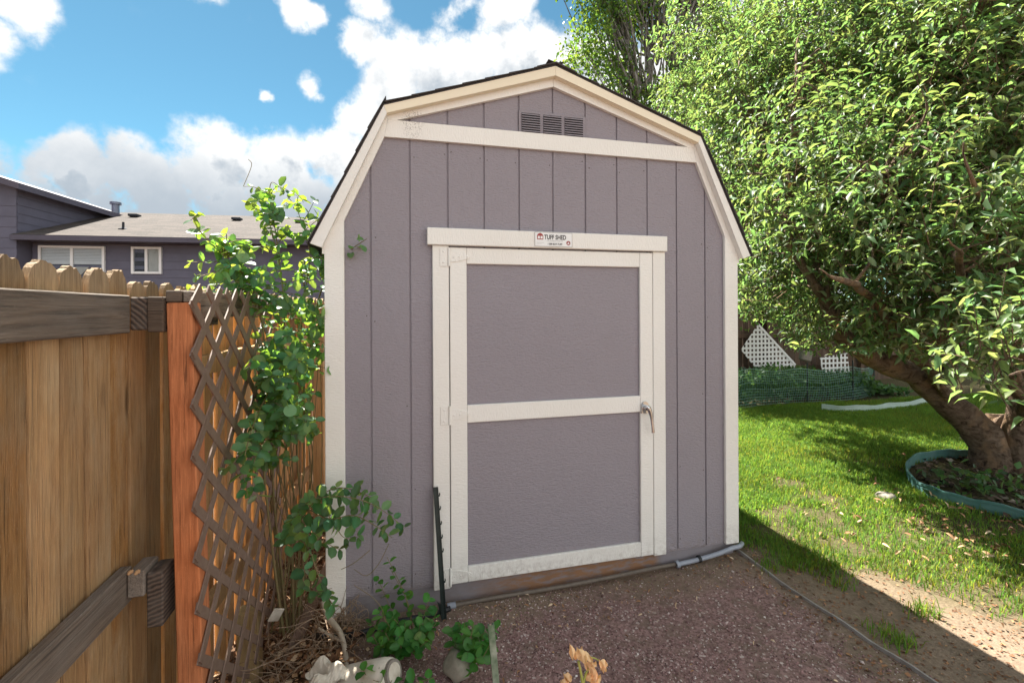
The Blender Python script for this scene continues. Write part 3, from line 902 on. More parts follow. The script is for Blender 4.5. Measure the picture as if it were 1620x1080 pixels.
for a, b in ((1.128, 1.140), (1.1445, 1.1565)): em.box(a, b, -0.0452, -0.04495, 2.019, 2.034, 0)
child(em.build('barn_doors', WHITEMETAL), sign)
em = MB(); em.tube([(1.312, -0.0446, 1.998), (1.312, -0.0449, 1.998)], 0.0125, 20)
child(em.build('round_emblem', REDINK), sign)
em = MB(); em.prism([(1.305, 1.992), (1.319, 1.992), (1.312, 2.005)], -0.0453, -0.04495)
child(em.build('emblem_mark', WHITEMETAL), sign)
em = MB()
for a, b, c, d in ((1.110, 1.336, 1.975, 1.9765), (1.110, 1.336, 2.0545, 2.056), (1.110, 1.1116, 1.9766, 2.0544), (1.3344, 1.336, 1.9766, 2.0544)): em.box(a, b, -0.0450, -0.0446, c, d, 0)
child(em.build('sign_border', PIPEDIRT), sign)
em = MB(); em.box(1.122, 1.165, -0.0449, -0.0446, 1.996, 1.9975, 0); em.box(1.122, 1.150, -0.0449, -0.0446, 1.990, 1.9912, 0)
child(em.build('fine_print', GREYINK), sign)


for o in [sign] + list(sign.children):
    o.data.transform(Matrix.Translation((-0.0145, 0, -0.007)))
# nail heads along the siding and trim
nh = MB()
for i in range(12):
    for z in (0.17, 0.62, 1.10, 1.58, 2.02, 2.46):
        for xo in (0.022, 0.185):
            x = i * P8 + xo + random.uniform(-.004, .004); zz_ = z + random.uniform(-.03, .03)
            if random.random() < 0.45 or (0.50 < x < 1.96 and zz_ < 2.08) or abs(x - XC) > 1.13 - max(0, zz_ - 2.0) * .48: continue
            nh.tube([(x, 0.001, zz_), (x, -0.0016, zz_)], 0.0034, 6)
part(nh.build('nail_heads', plain('nail_rust', (0.10, 0.075, 0.07), 0.8)))

# ------------------------------------------------------------------ left fence
fence = empty('wooden_fence', (-0.645, -0.6, -0.3))
tag(fence, 'weathered brown dog-eared picket fence left of the shed', 'fence')


def picket(y, w, x0, zb, zt, m, th=0.020, lean=0.0):
    """dog-eared picket with worn top edge, running up z, face towards +x"""
    e = 0.034
    r_ = lambda a: random.uniform(-a, a)
    topp = [(w + r_(.002), -e - 0.018 + r_(.006)), (w - 0.005, -e + r_(.004)), (w - 0.012 + r_(.003), -0.020 + r_(.006)), (w - 0.022, -0.009 + r_(.005)), (w - e + r_(.005), r_(.005))]
    topp += [(w - e - (w - 2 * e) * k / 5 + r_(.003), 0.002 + r_(.0055)) for k in range(1, 5)]
    topp += [(e + r_(.005), -0.002 + r_(.005)), (0.022, -0.010 + r_(.005)), (0.012 + r_(.003), -0.020 + r_(.006)), (0.005, -e + r_(.004)), (r_(.002), -e - 0.018 + r_(.006))]
    pts = [(y, zb), (y + w, zb)] + [(y + a, zt + b) for a, b in topp]
    return MB().prismX(pts, x0 - th, x0)


y = -3.30
while y < 2.9:
    w = random.uniform(0.111, 0.117)
    if y > -0.25: x0 = -0.645 + max(0, (y + 0.25)) * 0.085
    else: x0 = -0.645
    pk = 1 - pk if 'pk' in globals() else 0; x0 += random.uniform(-0.004, 0.002) - 0.006 * pk
    zt = 1.748 + random.uniform(-0.010, 0.008) - (0.02 if y > -.6 else 0)
    m_ = PICKET if y < -0.2 else PICKET_LIT
    child(picket(y, w, x0, -0.34, zt, m_).build('picket', m_), fence)
    if y < -0.3: child(MB().box(-0.690, -0.678, y - 0.032, y + 0.026, -0.34, 1.66, 0).build('gap_shade_strip', DARKP), fence)  # dark strips added behind the picket gaps so they read as shadow lines
    y += 0.127
# rails of the near section
def frail(name, m, x0, x1, y0, y1, z0, z1, c=0.004): return child(MB().box(x0, x1, y0, y1, z0, z1, c).build(name, m), fence)
frail('top_rail', RAIL, -0.641, -0.603, -3.4, -0.602, 1.530, 1.666)
lo = MB().box(-0.641, -0.603, -3.4, -0.598, 0.565, 0.690, 0.004)
child(lo.build('bottom_rail', RAIL), fence)
# rail ends against the post
frail('rail_end', ENDG, -0.600, -0.548, -0.612, 0.1, 1.540, 1.660)
frail('rail_end', RAILX, -0.545, -0.494, -0.618, -0.53, 1.532, 1.662)
frail('rail_end', RAIL, -0.600, -0.548, -0.640, -0.53, 0.592, 0.684)
frail('rail_end', ENDG, -0.545, -0.494, -0.630, -0.53, 0.470, 0.668)
frail('top_rail', RAIL, -0.49, -0.455, -0.515, 2.6, 1.58, 1.69)
post = MB().box(-0.491, -0.408, -0.604, -0.518, -0.45, 1.640, 0.004).rot((-0.45, -0.56, 1.64), 'Y', -0.022)
child(post.build('redwood_post', REDPOST), fence)
cap = MB().box(-0.492, -0.440, -0.606, -0.516, 1.6415, 1.685, 0.004)
child(cap.build('post_cap_block', RAILX), fence)
cap = MB().box(-0.438, -0.409, -0.600, -0.516, 1.6415, 1.684, 0.004)
child(cap.build('post_cap_block', RAIL), fence)
# far rails and post by the shed
p2 = at(503, 512, 4.1)
far = MB().box(p2[0] - 0.045, p2[0] + 0.044, 1.80, 1.89, -0.36, 1.49, 0.004)
child(far.build('fence_post', PICKET_LIT), fence)
fr = MB()
for z in (0.22, 1.36):
    fr = MB(); a = np.array((-0.50, -0.2, z)); b = np.array((-0.36, 1.80, z))
    fr.box(-0.019, 0.019, 0, 2.0, z - 0.045, z + 0.045, 0.003); fr.rot((0, 0, 0), 'Z', -0.07)
    fr.v = [(p[0] - 0.54, p[1] - 0.2, p[2]) for p in fr.v]
    child(fr.build('far_rail', PICKET_LIT), fence)
# rusty screws and debris caught on the lower rail
for k, (px, py) in enumerate(((202, 873), (213, 888))):
    p = at(px, py, 1.62); p[2] = 0.700
    m_ = MB(); m_.tube(smooth_path([p + np.array((0, 0, -0.004)), p + np.array((0.006, 0.008, 0.004)), p + np.array((0.012, 0.004, 0.0))], 3), [0.004, 0.006, 0.007, 0.006, 0.007, 0.005, 0.003], 6)
    child(m_.build('dry_leaf_scrap', LITTER, tint=np.array((0.75, 0.5, 0.5))), fence)

# brown lattice panel fixed to the post
lat = empty('lattice_panel', (-0.405, -0.05, -0.1))
tag(lat, 'brown diamond lattice panel fixed to the red post', 'lattice')
LY0, LY1, LZ0, LZ1 = -0.632, 0.52, -0.10, 1.690
py_, pz_ = 0.215, 0.187
ang = math.atan2(pz_, py_); sw = 0.019
def slat_ends(c, sg):
    """line z - LZ1 = sg*(pz/py)*(y-LY0) + c clipped to the panel"""
    k = sg * pz_ / py_; pts = []
    for yy in (LY0, LY1):
        z = LZ1 + k * (yy - LY0) + c
        if LZ0 <= z <= LZ1: pts.append((yy, z))
    for z in (LZ0, LZ1):
        yy = LY0 + (z - LZ1 - c) / k
        if LY0 < yy < LY1: pts.append((yy, z))
    return pts
for sg in (1, -1):
    for i in range(-18, 12):
        e = slat_ends(i * pz_ - (0.05 if sg > 0 else 0.05), sg)
        if len(e) < 2 or math.hypot(e[0][0] - e[1][0], e[0][1] - e[1][1]) < 0.05: continue
        (y0, z0), (y1, z1) = sorted(e)[:2]
        L = math.hypot(y1 - y0, z1 - z0); uy, uz = (y1 - y0) / L, (z1 - z0) / L
        y0 -= uy * 0.012; z0 -= uz * 0.012; y1 += uy * 0.012; z1 += uz * 0.012
        ny, nz = -uz * sw, uy * sw
        xo = -0.4005 if sg > 0 else -0.4065
        m_ = MB(); m_.prismX([(y0 - ny, z0 - nz), (y1 - ny, z1 - nz), (y1 + ny, z1 + nz), (y0 + ny, z0 + nz)], xo, xo + 0.0055)
        bend = lambda p: (p[0] + 0.010 * math.sin(p[1] * 3.1) * math.sin(p[2] * 2.2) + 0.02 * (p[1] - LY0) * max(0.0, 0.9 - p[2]) + 0.0225 * (1.64 - p[2]) + 0.003, p[1], p[2])
        m_.v = [bend(p) for p in m_.v]
        child(m_.build('slat', LATTICE), lat)

# pale post and leaning plank by the lattice
pp = empty('pale_post', tuple(at(398, 1030, 2.5) * np.array((1, 1, 0)) + np.array((0, 0, -0.36))))
m_ = MB(); q = at(397, 985, 2.5); m_.box(q[0] - 0.06, q[0] + 0.045, q[1] - 0.04, q[1] + 0.05, -0.42, 0.02, 0.005)
o = m_.build('pale_post', PALEPOST); bpy.data.objects.remove(pp); o.name = 'fence_stub_post'
tag(o, 'short pale wooden post below the brown lattice', 'post')
pl = MB().box(-0.03, 0.03, -0.012, 0.012, -0.06, 0.52, 0.003).rot((0, 0, 0), 'Y', 0.42).rot((0, 0, 0), 'X', -0.35)
q = at(462, 985, 2.55); q[2] = gz(q[0], q[1]) + 0.03
pl.v = [tuple(np.array(p) + q) for p in pl.v]
tag(pl.build('leaning_plank', PLANK), 'brown plank leaning between lattice and shed corner', 'plank')

# ------------------------------------------------------------------ back fence, white lattice, netting and bed
BFY = 5.75
bf = empty('back_fence', (7, BFY, 0)); tag(bf, 'dark weathered board fence at the back of the lawn', 'fence')
x = 3.3
while x < 15.5:
    w = 0.138; zt = 1.80 + random.uniform(-.012, .012)
    m_ = MB().prism([(x, -0.05), (x + w, -0.05), (x + w, zt - 0.03), (x + w - 0.03, zt), (x + 0.03, zt), (x, zt - 0.03)], BFY + random.uniform(-.003, .003), BFY + 0.018)
    child(m_.build('picket', DARKP), bf); x += 0.147
for z in (0.35, 1.05, 1.58): child(MB().box(3.3, 15.5, BFY - 0.045, BFY - 0.004, z - 0.045, z + 0.045, 0.004).build('rail', DARKP), bf)
for x in (5.2, 7.9, 10.4, 12.9): child(MB().box(x, x + 0.09, BFY - 0.135, BFY - 0.046, -0.05, 1.72, 0.004).build('post', DARKP), bf)


def white_lattice(label, corners, Y, per, width, edge=None):
    P = [onY(a, b, Y) for a, b in corners]; poly = [(p[0], p[2]) for p in P]
    e = empty('white_lattice', (poly[0][0], Y, min(p[1] for p in poly))); tag(e, label, 'lattice')
    xs = [p[0] for p in poly]; zs = [p[1] for p in poly]
    k = 0
    z = min(zs) + per * 0.3
    while z < max(zs):
        s_ = clip(clip(poly, 0, 1, z + width), 0, -1, -z)
        if len(s_) > 2: child(MB().prism(s_, Y - 0.006, Y - 0.0005).build('slat', WHITELAT), e)
        z += per
    x = min(xs) + per * 0.3
    while x < max(xs):
        s_ = clip(clip(poly, 1, 0, x + width), -1, 0, -x)
        if len(s_) > 2: child(MB().prism(s_, Y + 0.0005, Y + 0.006).build('slat', WHITELAT), e)
        x += per
    if edge:
        a, b = poly[edge[0]], poly[edge[1]]; L = math.hypot(b[0] - a[0], b[1] - a[1]); u = ((b[0] - a[0]) / L, (b[1] - a[1]) / L); nn = (-u[1] * 0.022, u[0] * 0.022)
        q_ = [(a[0] - nn[0], a[1] - nn[1]), (b[0] - nn[0], b[1] - nn[1]), (b[0] + nn[0], b[1] + nn[1]), (a[0] + nn[0], a[1] + nn[1])]
        child(MB().prism(q_, Y - 0.012, Y - 0.0065).build('edge_strip', WHITELAT), e)
    return e
white_lattice('large white lattice offcut leaning on the back fence', [(1199, 513), (1258, 577), (1257, 588), (1222, 616), (1172, 553)], BFY - 0.20, 0.092, 0.043, (0, 1))
white_lattice('small white lattice scrap half hidden by apple leaves', [(1297, 566), (1340, 558), (1344, 588), (1302, 594)], BFY - 0.22, 0.105, 0.040)

# netting fence in front of the bed
net = empty('garden_netting', (7.0, 3.75, 0)); tag(net, 'low green plastic netting fence around the back bed', 'netting')
NP = smooth_path([(4.6, 3.95, 0), (5.6, 3.86, 0), (6.35, 3.92, 0), (7.2, 3.95, 0), (8.2, 4.0, 0), (9.0, 4.25, 0), (9.4, 4.7, 0)], 40)
m_ = MB()
NH = 0.52
def npos(i, z):
    p = NP[i]; sag = 0.05 * math.sin(i * 0.13) + 0.03 * math.sin(i * 0.041)
    return (p[0], p[1] - 0.05 * math.sin(z * 5 + i * 0.05), (0.02 + z * (1 + 0.5 * sag / NH)) + (0.06 * math.sin(i * 0.019) if z > 0.3 else 0))
cells = 12
for i in range(0, len(NP), 2):
    m_.tube([npos(i, NH * k / 4) for k in range(5)], 0.0028, 3, False)
for k in range(cells + 1):
    m_.tube([npos(i, NH * k / cells) for i in range(0, len(NP), 4)], 0.0028 if k < cells else 0.0045, 3, False)
child(m_.build('mesh', GREENPLASTIC), net)
for i in (34, 118, 160, 200):
    p = NP[i]; m_ = MB().tube([(p[0], p[1] - 0.02, -0.05), (p[0], p[1] - 0.02, 0.70)], 0.012, 6)
    s_ = child(m_.build('stake', GREENMETAL), net)
    if i == 118:
        pb = (p[0] - 0.02, p[1], 0.76)
        b_ = MB().box(-0.11, 0.10, -0.05, 0.05, -0.04, 0.13, 0.02).rot((0, 0, 0), 'Y', 0.25)
        b_.v = [tuple(np.array(q) + pb) for q in b_.v]
        child(b_.build('weathered_block', WEATHERED), net)


# ------------------------------------------------------------------ leaves
def basis(d, nrm):
    d = d / (np.linalg.norm(d, axis=1, keepdims=True) + 1e-9)
    n = nrm - d * np.sum(nrm * d, axis=1, keepdims=True); n /= np.linalg.norm(n, axis=1, keepdims=True) + 1e-9
    return d, np.cross(n, d), n


def leaf_template(kind):
    if kind == 'apple':
        v = [(0, 0, 0), (.32, 0, -.02), (.68, 0, -.03), (1, 0, -.15), (.22, .15, .065), (.60, .18, .07), (.22, -.15, .065), (.60, -.18, .07)]
        f = [(0, 1, 4), (4, 1, 2, 5), (5, 2, 3), (0, 6, 1), (6, 7, 2, 1), (7, 3, 2)]
    elif kind == 'oval':
        v = [(0, 0, 0), (.3, 0, -.05), (.66, 0, -.05), (1, 0, .0), (.10, .22, .03), (.40, .40, .06), (.78, .30, .05), (.10, -.22, .03), (.40, -.40, .06), (.78, -.30, .05)]
        f = [(0, 1, 4), (4, 1, 5), (5, 1, 2, 6), (6, 2, 3), (0, 7, 1), (7, 8, 1), (8, 9, 2, 1), (9, 3, 2)]
    elif kind == 'disc':
        v = [(0, 0, -.06)] + [(0.55 * math.cos(a), 0.55 * math.sin(a), .04 + .03 * math.sin(3 * a)) for a in np.linspace(0, 2 * math.pi, 12, endpoint=False)]
        f = [(0, 1 + i, 1 + (i + 1) % 12) for i in range(12)]
    elif kind == 'small':
        v = [(0, 0, 0), (.5, .36, .05), (1, 0, -.04), (.5, -.36, .05)]
        f = [(0, 3, 2), (0, 2, 1)]
    return np.array(v, float), f


def leaf_geo(kind, pos, d, nrm, size, tint):
    """pos, d, nrm: (N,3); size (N,); tint (N,3) -> verts, loops, nper, tints"""
    tv, tf = leaf_template(kind)
    ex, ey, ez = basis(d, nrm)
    N, K = len(pos), len(tv)
    curl = rng.uniform(-.42, .10, (N, 1)); fold = rng.uniform(.4, 2.6, (N, 1)); wid = rng.uniform(.72, 1.12, (N, 1)); twist = rng.normal(0, .18, (N, 1))
    if kind == 'small': fold = rng.uniform(.0, 3.0, (N, 1))
    lx = np.repeat(tv[None, :, 0], N, 0); ly = tv[None, :, 1] * wid; lz = tv[None, :, 2] * fold + curl * lx ** 2 + twist * lx * ly
    V = pos[:, None, :] + size[:, None, None] * (lx[:, :, None] * ex[:, None, :] + ly[:, :, None] * ey[:, None, :] + lz[:, :, None] * ez[:, None, :])
    fl = np.array([i for f in tf for i in f]); np_ = np.array([len(f) for f in tf])
    L = (np.arange(N)[:, None] * K + fl[None, :]).ravel()
    T = np.repeat(tint, K, axis=0).reshape(N, K, 3).copy()
    if kind in ('oval', 'apple'): T[:, np.abs(tv[:, 1]) < 1e-6, 0] += 0.35
    return V.reshape(-1, 3), L, np.tile(np_, N), T.reshape(-1, 3)


def leaves_obj(name, kind, pos, d, nrm, size, tint, m, parent=None, kindtag='stuff'):
    V, L, n_, T = leaf_geo(kind, pos, d, nrm, size, tint)
    o = raw_mesh(name, V, L, n_, m, smooth=True, tint=T, parent=parent)
    if kindtag: o['kind'] = kindtag
    return o


LEAFMESH = {}
def leaf_meshes(kind, m, n=18):
    key = (kind, m.name)
    if key not in LEAFMESH:
        out = []
        for k in range(n):
            tv, tf = leaf_template(kind); tv = tv.copy()
            c_ = rng.uniform(-0.38, 0.12); tv[:, 2] *= rng.uniform(.4, 2.4); tv[:, 2] += c_ * tv[:, 0] ** 2 + rng.uniform(-.08, .08) * tv[:, 1] * tv[:, 0]
            tv[:, 1] *= rng.uniform(0.85, 1.1)
            me = bpy.data.meshes.new('leaf'); me.from_pydata(tv.tolist(), [], tf); me.materials.append(m)
            me.polygons.foreach_set('use_smooth', np.ones(len(tf), dtype=bool))
            T = np.tile(np.array((rng.random(), rng.random(), rng.random() * 0.98), dtype=np.float32), (len(tv), 1)); T[np.abs(tv[:, 1]) < 1e-6, 0] += 0.4
            add_tint(me, T); out.append(me)
        LEAFMESH[key] = out
    return LEAFMESH[key]


def leaf_parts(kind, m, pos, d, nrm, size, parent, name='leaf'):
    ms = leaf_meshes(kind, m)
    ex, ey, ez = basis(d, nrm)
    for i in range(len(pos)):
        o = bpy.data.objects.new(name, ms[int(rng.integers(len(ms)))]); col.objects.link(o)
        mw = Matrix((Vector(ex[i]) * size[i], Vector(ey[i]) * size[i], Vector(ez[i]) * size[i])).transposed().to_4x4()
        mw.translation = Vector(pos[i]); o.parent = parent
        o.matrix_parent_inverse = Matrix.Translation(-Vector(parent.location)); o.matrix_basis = mw


def nearest_split(pos, size, n=300):
    """indices of the n leaves that show largest from the photograph's place, and the rest"""
    rel = pos - CAM; dep = rel @ Fv
    a = rel @ right / np.maximum(dep, .1); b = rel @ up / np.maximum(dep, .1)
    px = HX + FPX * a; py = HY - FPX * b
    vis = (px > 0) & (px < 1620) & (py > 0) & (py < 1080) & (dep > .3)
    sc = np.where(vis, size / np.maximum(dep, .1), -1)
    o = np.argsort(-sc); return o[:n], o[n:]


def rand_unit(n):
    v = rng.normal(size=(n, 3)); return v / np.linalg.norm(v, axis=1, keepdims=True)


# ------------------------------------------------------------------ apple tree
base = onZ(1568, 735, 0.0); base[2] = 0
apple = empty('apple_tree', tuple(base)); tag(apple, 'apple tree with leaning trunk and wide crown right of the shed', 'tree')
DB = depth(base)
def TP(px, py, d): return at(px, py, d)
def limb(name, pts, rads, n=10, sub=5, parent=apple, m=APPLEBARK, wob=0.0):
    P = smooth_path(pts, sub); r_ = np.interp(np.linspace(0, 1, len(P)), np.linspace(0, 1, len(rads)), rads)
    mb = MB(); mb.tube(P, list(r_), n)
    if wob:
        mb.v = [tuple(np.array(q) + wob * (np.array((vnoise(q[0] * 1.0 + q[2], q[1], 5.0, 9), vnoise(q[1] + q[2], q[0], 5.0, 10), vnoise(q[2], q[0] - q[1], 5.0, 11))) - 0.5)) for q in mb.v]
    o = mb.build(name, m, smooth=True); child(o, parent); return P
d0 = DB
t1 = limb('trunk', [TP(1572, 760, d0), TP(1560, 700, d0), TP(1528, 660, d0 - .05), TP(1480, 618, d0 - .15), TP(1430, 588, d0 - .3), TP(1375, 563, d0 - .5), TP(1330, 520, d0 - .6), TP(1300, 450, d0 - .6)],
          [0.21, 0.145, 0.118, 0.105, 0.095, 0.085, 0.07, 0.05], 18, 8, wob=0.07)
t2 = limb('trunk', [TP(1606, 770, d0 - .1), TP(1607, 690, d0 - .1), TP(1615, 610, d0 - .15), TP(1620, 500, d0 - .3), TP(1590, 380, d0 - .5), TP(1540, 250, d0 - .7), TP(1500, 120, d0 - .9)],
          [0.19, 0.13, 0.112, 0.10, 0.085, 0.065, 0.045], 18, 8, wob=0.07)
stub = MB(); sp = smooth_path([TP(1590, 715, d0 + .15), TP(1586, 690, d0 + .2), TP(1582, 655, d0 + .25)], 4); stub.tube(sp, [0.15, 0.14, 0.13, 0.12, 0.115, 0.115, 0.11, 0.115, 0.12][:len(sp)], 12)
stub.v = [tuple(np.array(q) + 0.03 * (np.random.default_rng(i).random(3) - .5)) for i, q in enumerate(stub.v)]
child(stub.build('cut_stub', APPLEBARK, smooth=False), apple)
LIMBS = [t1, t2]
for pts, rr in (
    ([t1[-14], TP(1440, 470, d0 - .9), TP(1430, 380, d0 - 1.2), TP(1400, 280, d0 - 1.5)], [0.048, 0.032, 0.019, 0.005]),
    ([t1[-8], TP(1300, 430, d0), TP(1250, 330, d0 + .3), TP(1220, 200, d0 + .5)], [0.048, 0.032, 0.019, 0.005]),
    ([t1[-3], TP(1260, 400, d0 - .7), TP(1240, 300, d0 - .7), TP(1260, 120, d0 - .6)], [0.048, 0.032, 0.019, 0.005]),
    ([t2[12], TP(1600, 430, d0 - 1.2), TP(1560, 330, d0 - 1.9), TP(1520, 230, d0 - 2.3)], [0.048, 0.032, 0.019, 0.005]),
    ([t2[14], TP(1560, 500, d0 - 1.5), TP(1520, 420, d0 - 2.0), TP(1500, 370, d0 - 2.3)], [0.048, 0.032, 0.019, 0.005]),
    ([t2[18], TP(1520, 330, d0 - .2), TP(1440, 180, d0), TP(1380, 60, d0 + .1)], [0.048, 0.032, 0.019, 0.005]),
    ([t2[10], TP(1680, 560, d0 - 1.6), TP(1650, 560, d0 - 2.4), TP(1600, 580, d0 - 3.0)], [0.048, 0.032, 0.019, 0.005]),
    ([t2[24], TP(1500, 60, d0 - .3), TP(1460, -60, d0 - .2), TP(1400, -200, d0)], [0.048, 0.032, 0.019, 0.005]),
    ([t1[20], TP(1380, 480, d0 - 1.3), TP(1340, 440, d0 - 1.9), TP(1300, 420, d0 - 2.3)], [0.048, 0.032, 0.019, 0.005])):
    LIMBS.append(limb('branch', pts, rr, 8, 8, wob=0.10))
limbpts = np.array([p for L in LIMBS for p in L[len(L) // 3:]])
# crown volume: clumps given by where they stand (photo pixel, distance) and radius
CL = [(1400, 250, 4.3, 1.05), (1260, 150, 5.2, 1.0), (1550, 250, 3.4, 0.85), (1300, 420, 4.9, 0.85), (1470, 430, 3.7, 0.75), (1230, 400, 6.0, 0.85), (1500, 60, 4.2, 1.05),
      (1610, 570, 2.5, 0.26), (1640, 590, 2.3, 0.34), (1160, 270, 6.2, 0.75), (1370, 60, 5.0, 1.1), (1600, 130, 3.6, 0.85), (1600, 400, 3.0, 0.65), (1360, 520, 4.2, 0.42), (1230, 500, 6.3, 0.55),
      (1150, 60, 6.3, 0.9), (1680, 330, 4.2, 1.1), (1700, 520, 3.6, 0.6), (1450, -120, 4.8, 1.2), (1290, 280, 4.3, 0.75), (1540, 520, 4.0, 0.42), (1200, 170, 5.6, 0.7),
      (1500, 560, 3.2, 0.22), (1180, 460, 6.8, 0.5), (1100, 180, 7.0, 0.6), (1620, 20, 3.4, 0.8), (1240, 555, 6.2, 0.30), (1300, 545, 5.2, 0.30), (1420, 520, 3.6, 0.35), (1200, 530, 6.6, 0.3), (1330, 300, 3.7, 0.6), (1560, 430, 2.9, 0.5), (1420, 340, 3.3, 0.55)]
cen = np.array([TP(a, b, c) for a, b, c, r in CL]); rad = np.array([r for *_, r in CL])
wgt = rad ** 2.2; wgt /= wgt.sum()
NT_ = 9800
which = rng.choice(len(CL), NT_, p=wgt)
u = rand_unit(NT_); rr = rad[which] * np.clip(rng.random(NT_) ** 0.42, 0, 1)
tp = cen[which] + u * rr[:, None]
ok = (tp[:, 0] > 2.80) | (tp[:, 1] < -0.35)
ok &= ~((tp[:, 0] < 2.95) & (tp[:, 1] > -0.6) & (tp[:, 1] < 3.4) & (tp[:, 2] < 3.3))
ok &= tp[:, 2] > 1.0

def below_crown(P, slack=0.0):
    """the crown's underside: open over the lawn, lower towards the hanging right side"""
    rel = P - CAM; dp_ = np.maximum(rel @ Fv, .2); px = HX + FPX * (rel @ right) / dp_; py = HY - FPX * (rel @ up) / dp_
    lim = np.interp(px, [1000, 1180, 1215, 1250, 1300, 1400, 1450, 1500, 1560, 1620, 1800], [470, 495, 508, 545, 556, 545, 562, 600, 640, 665, 680])
    return py > lim + slack
ok &= ~below_crown(tp)
tp = tp[ok]; u = u[ok]; NT_ = len(tp)
tdir = u * 0.7 + np.array((0, 0, 0.5)) + rand_unit(NT_) * 0.55; tdir /= np.linalg.norm(tdir, axis=1, keepdims=True)
tlen = rng.uniform(0.16, 0.34, NT_)
LPN, LPP, LPD, LPS = [], [], [], []
for i in range(NT_):
    nl = int(rng.integers(7, 11))
    ss = np.linspace(0.15, 1.0, nl) + rng.normal(0, 0.03, nl)
    side = np.cross(tdir[i], rand_unit(1)[0]); side /= np.linalg.norm(side); oth = np.cross(tdir[i], side)
    an = np.arange(nl) * 2.4 + rng.uniform(0, 6)
    rad_dir = np.cos(an)[:, None] * side + np.sin(an)[:, None] * oth
    p = tp[i] + tdir[i] * (tlen[i] * ss)[:, None] + np.array((0, 0, -0.05)) * (ss ** 2)[:, None]
    dd = rad_dir * 0.8 + tdir[i] * 0.5 + np.array((0, 0, -0.12)) + rng.normal(0, 0.2, (nl, 3))
    LPP.append(p); LPD.append(dd)
    nn = np.array((0, 0, 1.0)) + tdir[i] * 0.4 + rng.normal(0, 0.45, (nl, 3)); LPN.append(nn)
    LPS.append(rng.uniform(0.048, 0.098, nl))
AP, AD, AN, AS = np.concatenate(LPP), np.concatenate(LPD), np.concatenate(LPN), np.concatenate(LPS)
keep = rng.random(len(AP)) < 0.93
AP, AD, AN, AS = AP[keep], AD[keep], AN[keep], AS[keep]
dpt = (AP - CAM) @ Fv
keep = (dpt > 1.25) & ~below_crown(AP, 8)
AP, AD, AN, AS = AP[keep], AD[keep], AN[keep], AS[keep]
tint = np.stack((rng.random(len(AP)), rng.random(len(AP)), rng.random(len(AP))), 1)
big, rest = nearest_split(AP, AS, 300)
leaf_parts('apple', APPLELEAF, AP[big], AD[big], AN[big], AS[big], apple)
fo = leaves_obj('foliage', 'apple', AP[rest], AD[rest], AN[rest], AS[rest], tint[rest], APPLELEAF)
child(fo, apple)
# twigs: thin stems of every leaf spray and the shoots that carry them
tw = MB()
bc_ = below_crown(tp + tdir * tlen[:, None], 0)
for i in range(NT_):
    if bc_[i]: continue
    e = tp[i] + tdir[i] * tlen[i] + np.array((0, 0, -0.05))
    tw.tube([tp[i] - tdir[i] * 0.05, tp[i] + tdir[i] * tlen[i] * .5 + np.array((0, 0, -0.012)), e], [0.0035, 0.0028, 0.0015], 3, False)
for i in range(0, NT_, 9):
    k = np.argmin(np.sum((limbpts - tp[i]) ** 2, axis=1)); s0 = limbpts[k]
    if np.linalg.norm(s0 - tp[i]) > 1.6: continue
    mid = (s0 + tp[i]) / 2 + rand_unit(1)[0] * 0.12 + np.array((0, 0, 0.06))
    tw.tube(smooth_path([s0, mid, tp[i]], 3), [0.013, 0.011, 0.0095, 0.008, 0.0065, 0.0055, 0.004], 4, False)
child(tag(tw.build('twigs', APPLEBARK, smooth=True), kind='stuff'), apple)


# ------------------------------------------------------------------ trees behind
def far_tree(name, label, px, d, trunk_top, clumps, leaf, lm, bm, n, trunks=1, spread=0.0, tr=0.16):
    b = at(px, 480, d); b[2] = 0
    e = empty(name, tuple(b)); tag(e, label, 'tree')
    c_ = np.array([at(a, q, dd) for a, q, dd, r in clumps]); r_ = np.array([r for *_, r in clumps])
    mb = MB()
    for k in range(trunks):
        x = b + np.array((rng.normal(0, .25), rng.normal(0, .25), -0.1)) * (k > 0)
        tgt = at(px + (k - trunks / 2) * spread, trunk_top, d)
        P = smooth_path([x, x * .5 + tgt * .5 + rand_unit(1)[0] * .25, tgt], 5); mb.tube(P, list(np.linspace(tr, tr * .15, len(P))), 7, False)
    child(mb.build('trunk', bm, smooth=True), e)
    bb = MB()
    w_ = r_ ** 2.3; w_ /= w_.sum(); wh = rng.choice(len(r_), n // 12, p=w_)
    uu = rand_unit(len(wh)); cc = c_[wh] + uu * (r_[wh] * rng.random(len(wh)) ** .45)[:, None]
    for i in range(0, len(cc), 6):
        k = wh[i]; st = b + np.array((0, 0, max(1.5, cc[i][2] * .6))); mid = st * .4 + cc[i] * .6 + rand_unit(1)[0] * .3
        bb.tube(smooth_path([st * .6 + c_[k] * .4, mid, cc[i]], 3), list(np.linspace(.045, .008, 7)), 4, False)
    child(tag(bb.build('branches', bm, smooth=True), kind='stuff'), e)
    nl = 12
    pos = np.repeat(cc, nl, axis=0) + rng.normal(0, .17, (len(cc) * nl, 3)); N = len(pos)
    dd = rand_unit(N) + np.array((0, 0, -.4)); nn = rand_unit(N) + np.array((0, 0, .8))
    t_ = np.stack((rng.random(N), rng.random(N), rng.random(N) * .97), 1)
    f = leaves_obj('foliage', 'small', pos, dd, nn, rng.uniform(leaf * .7, leaf * 1.3, N), t_, lm); child(f, e)
    return e


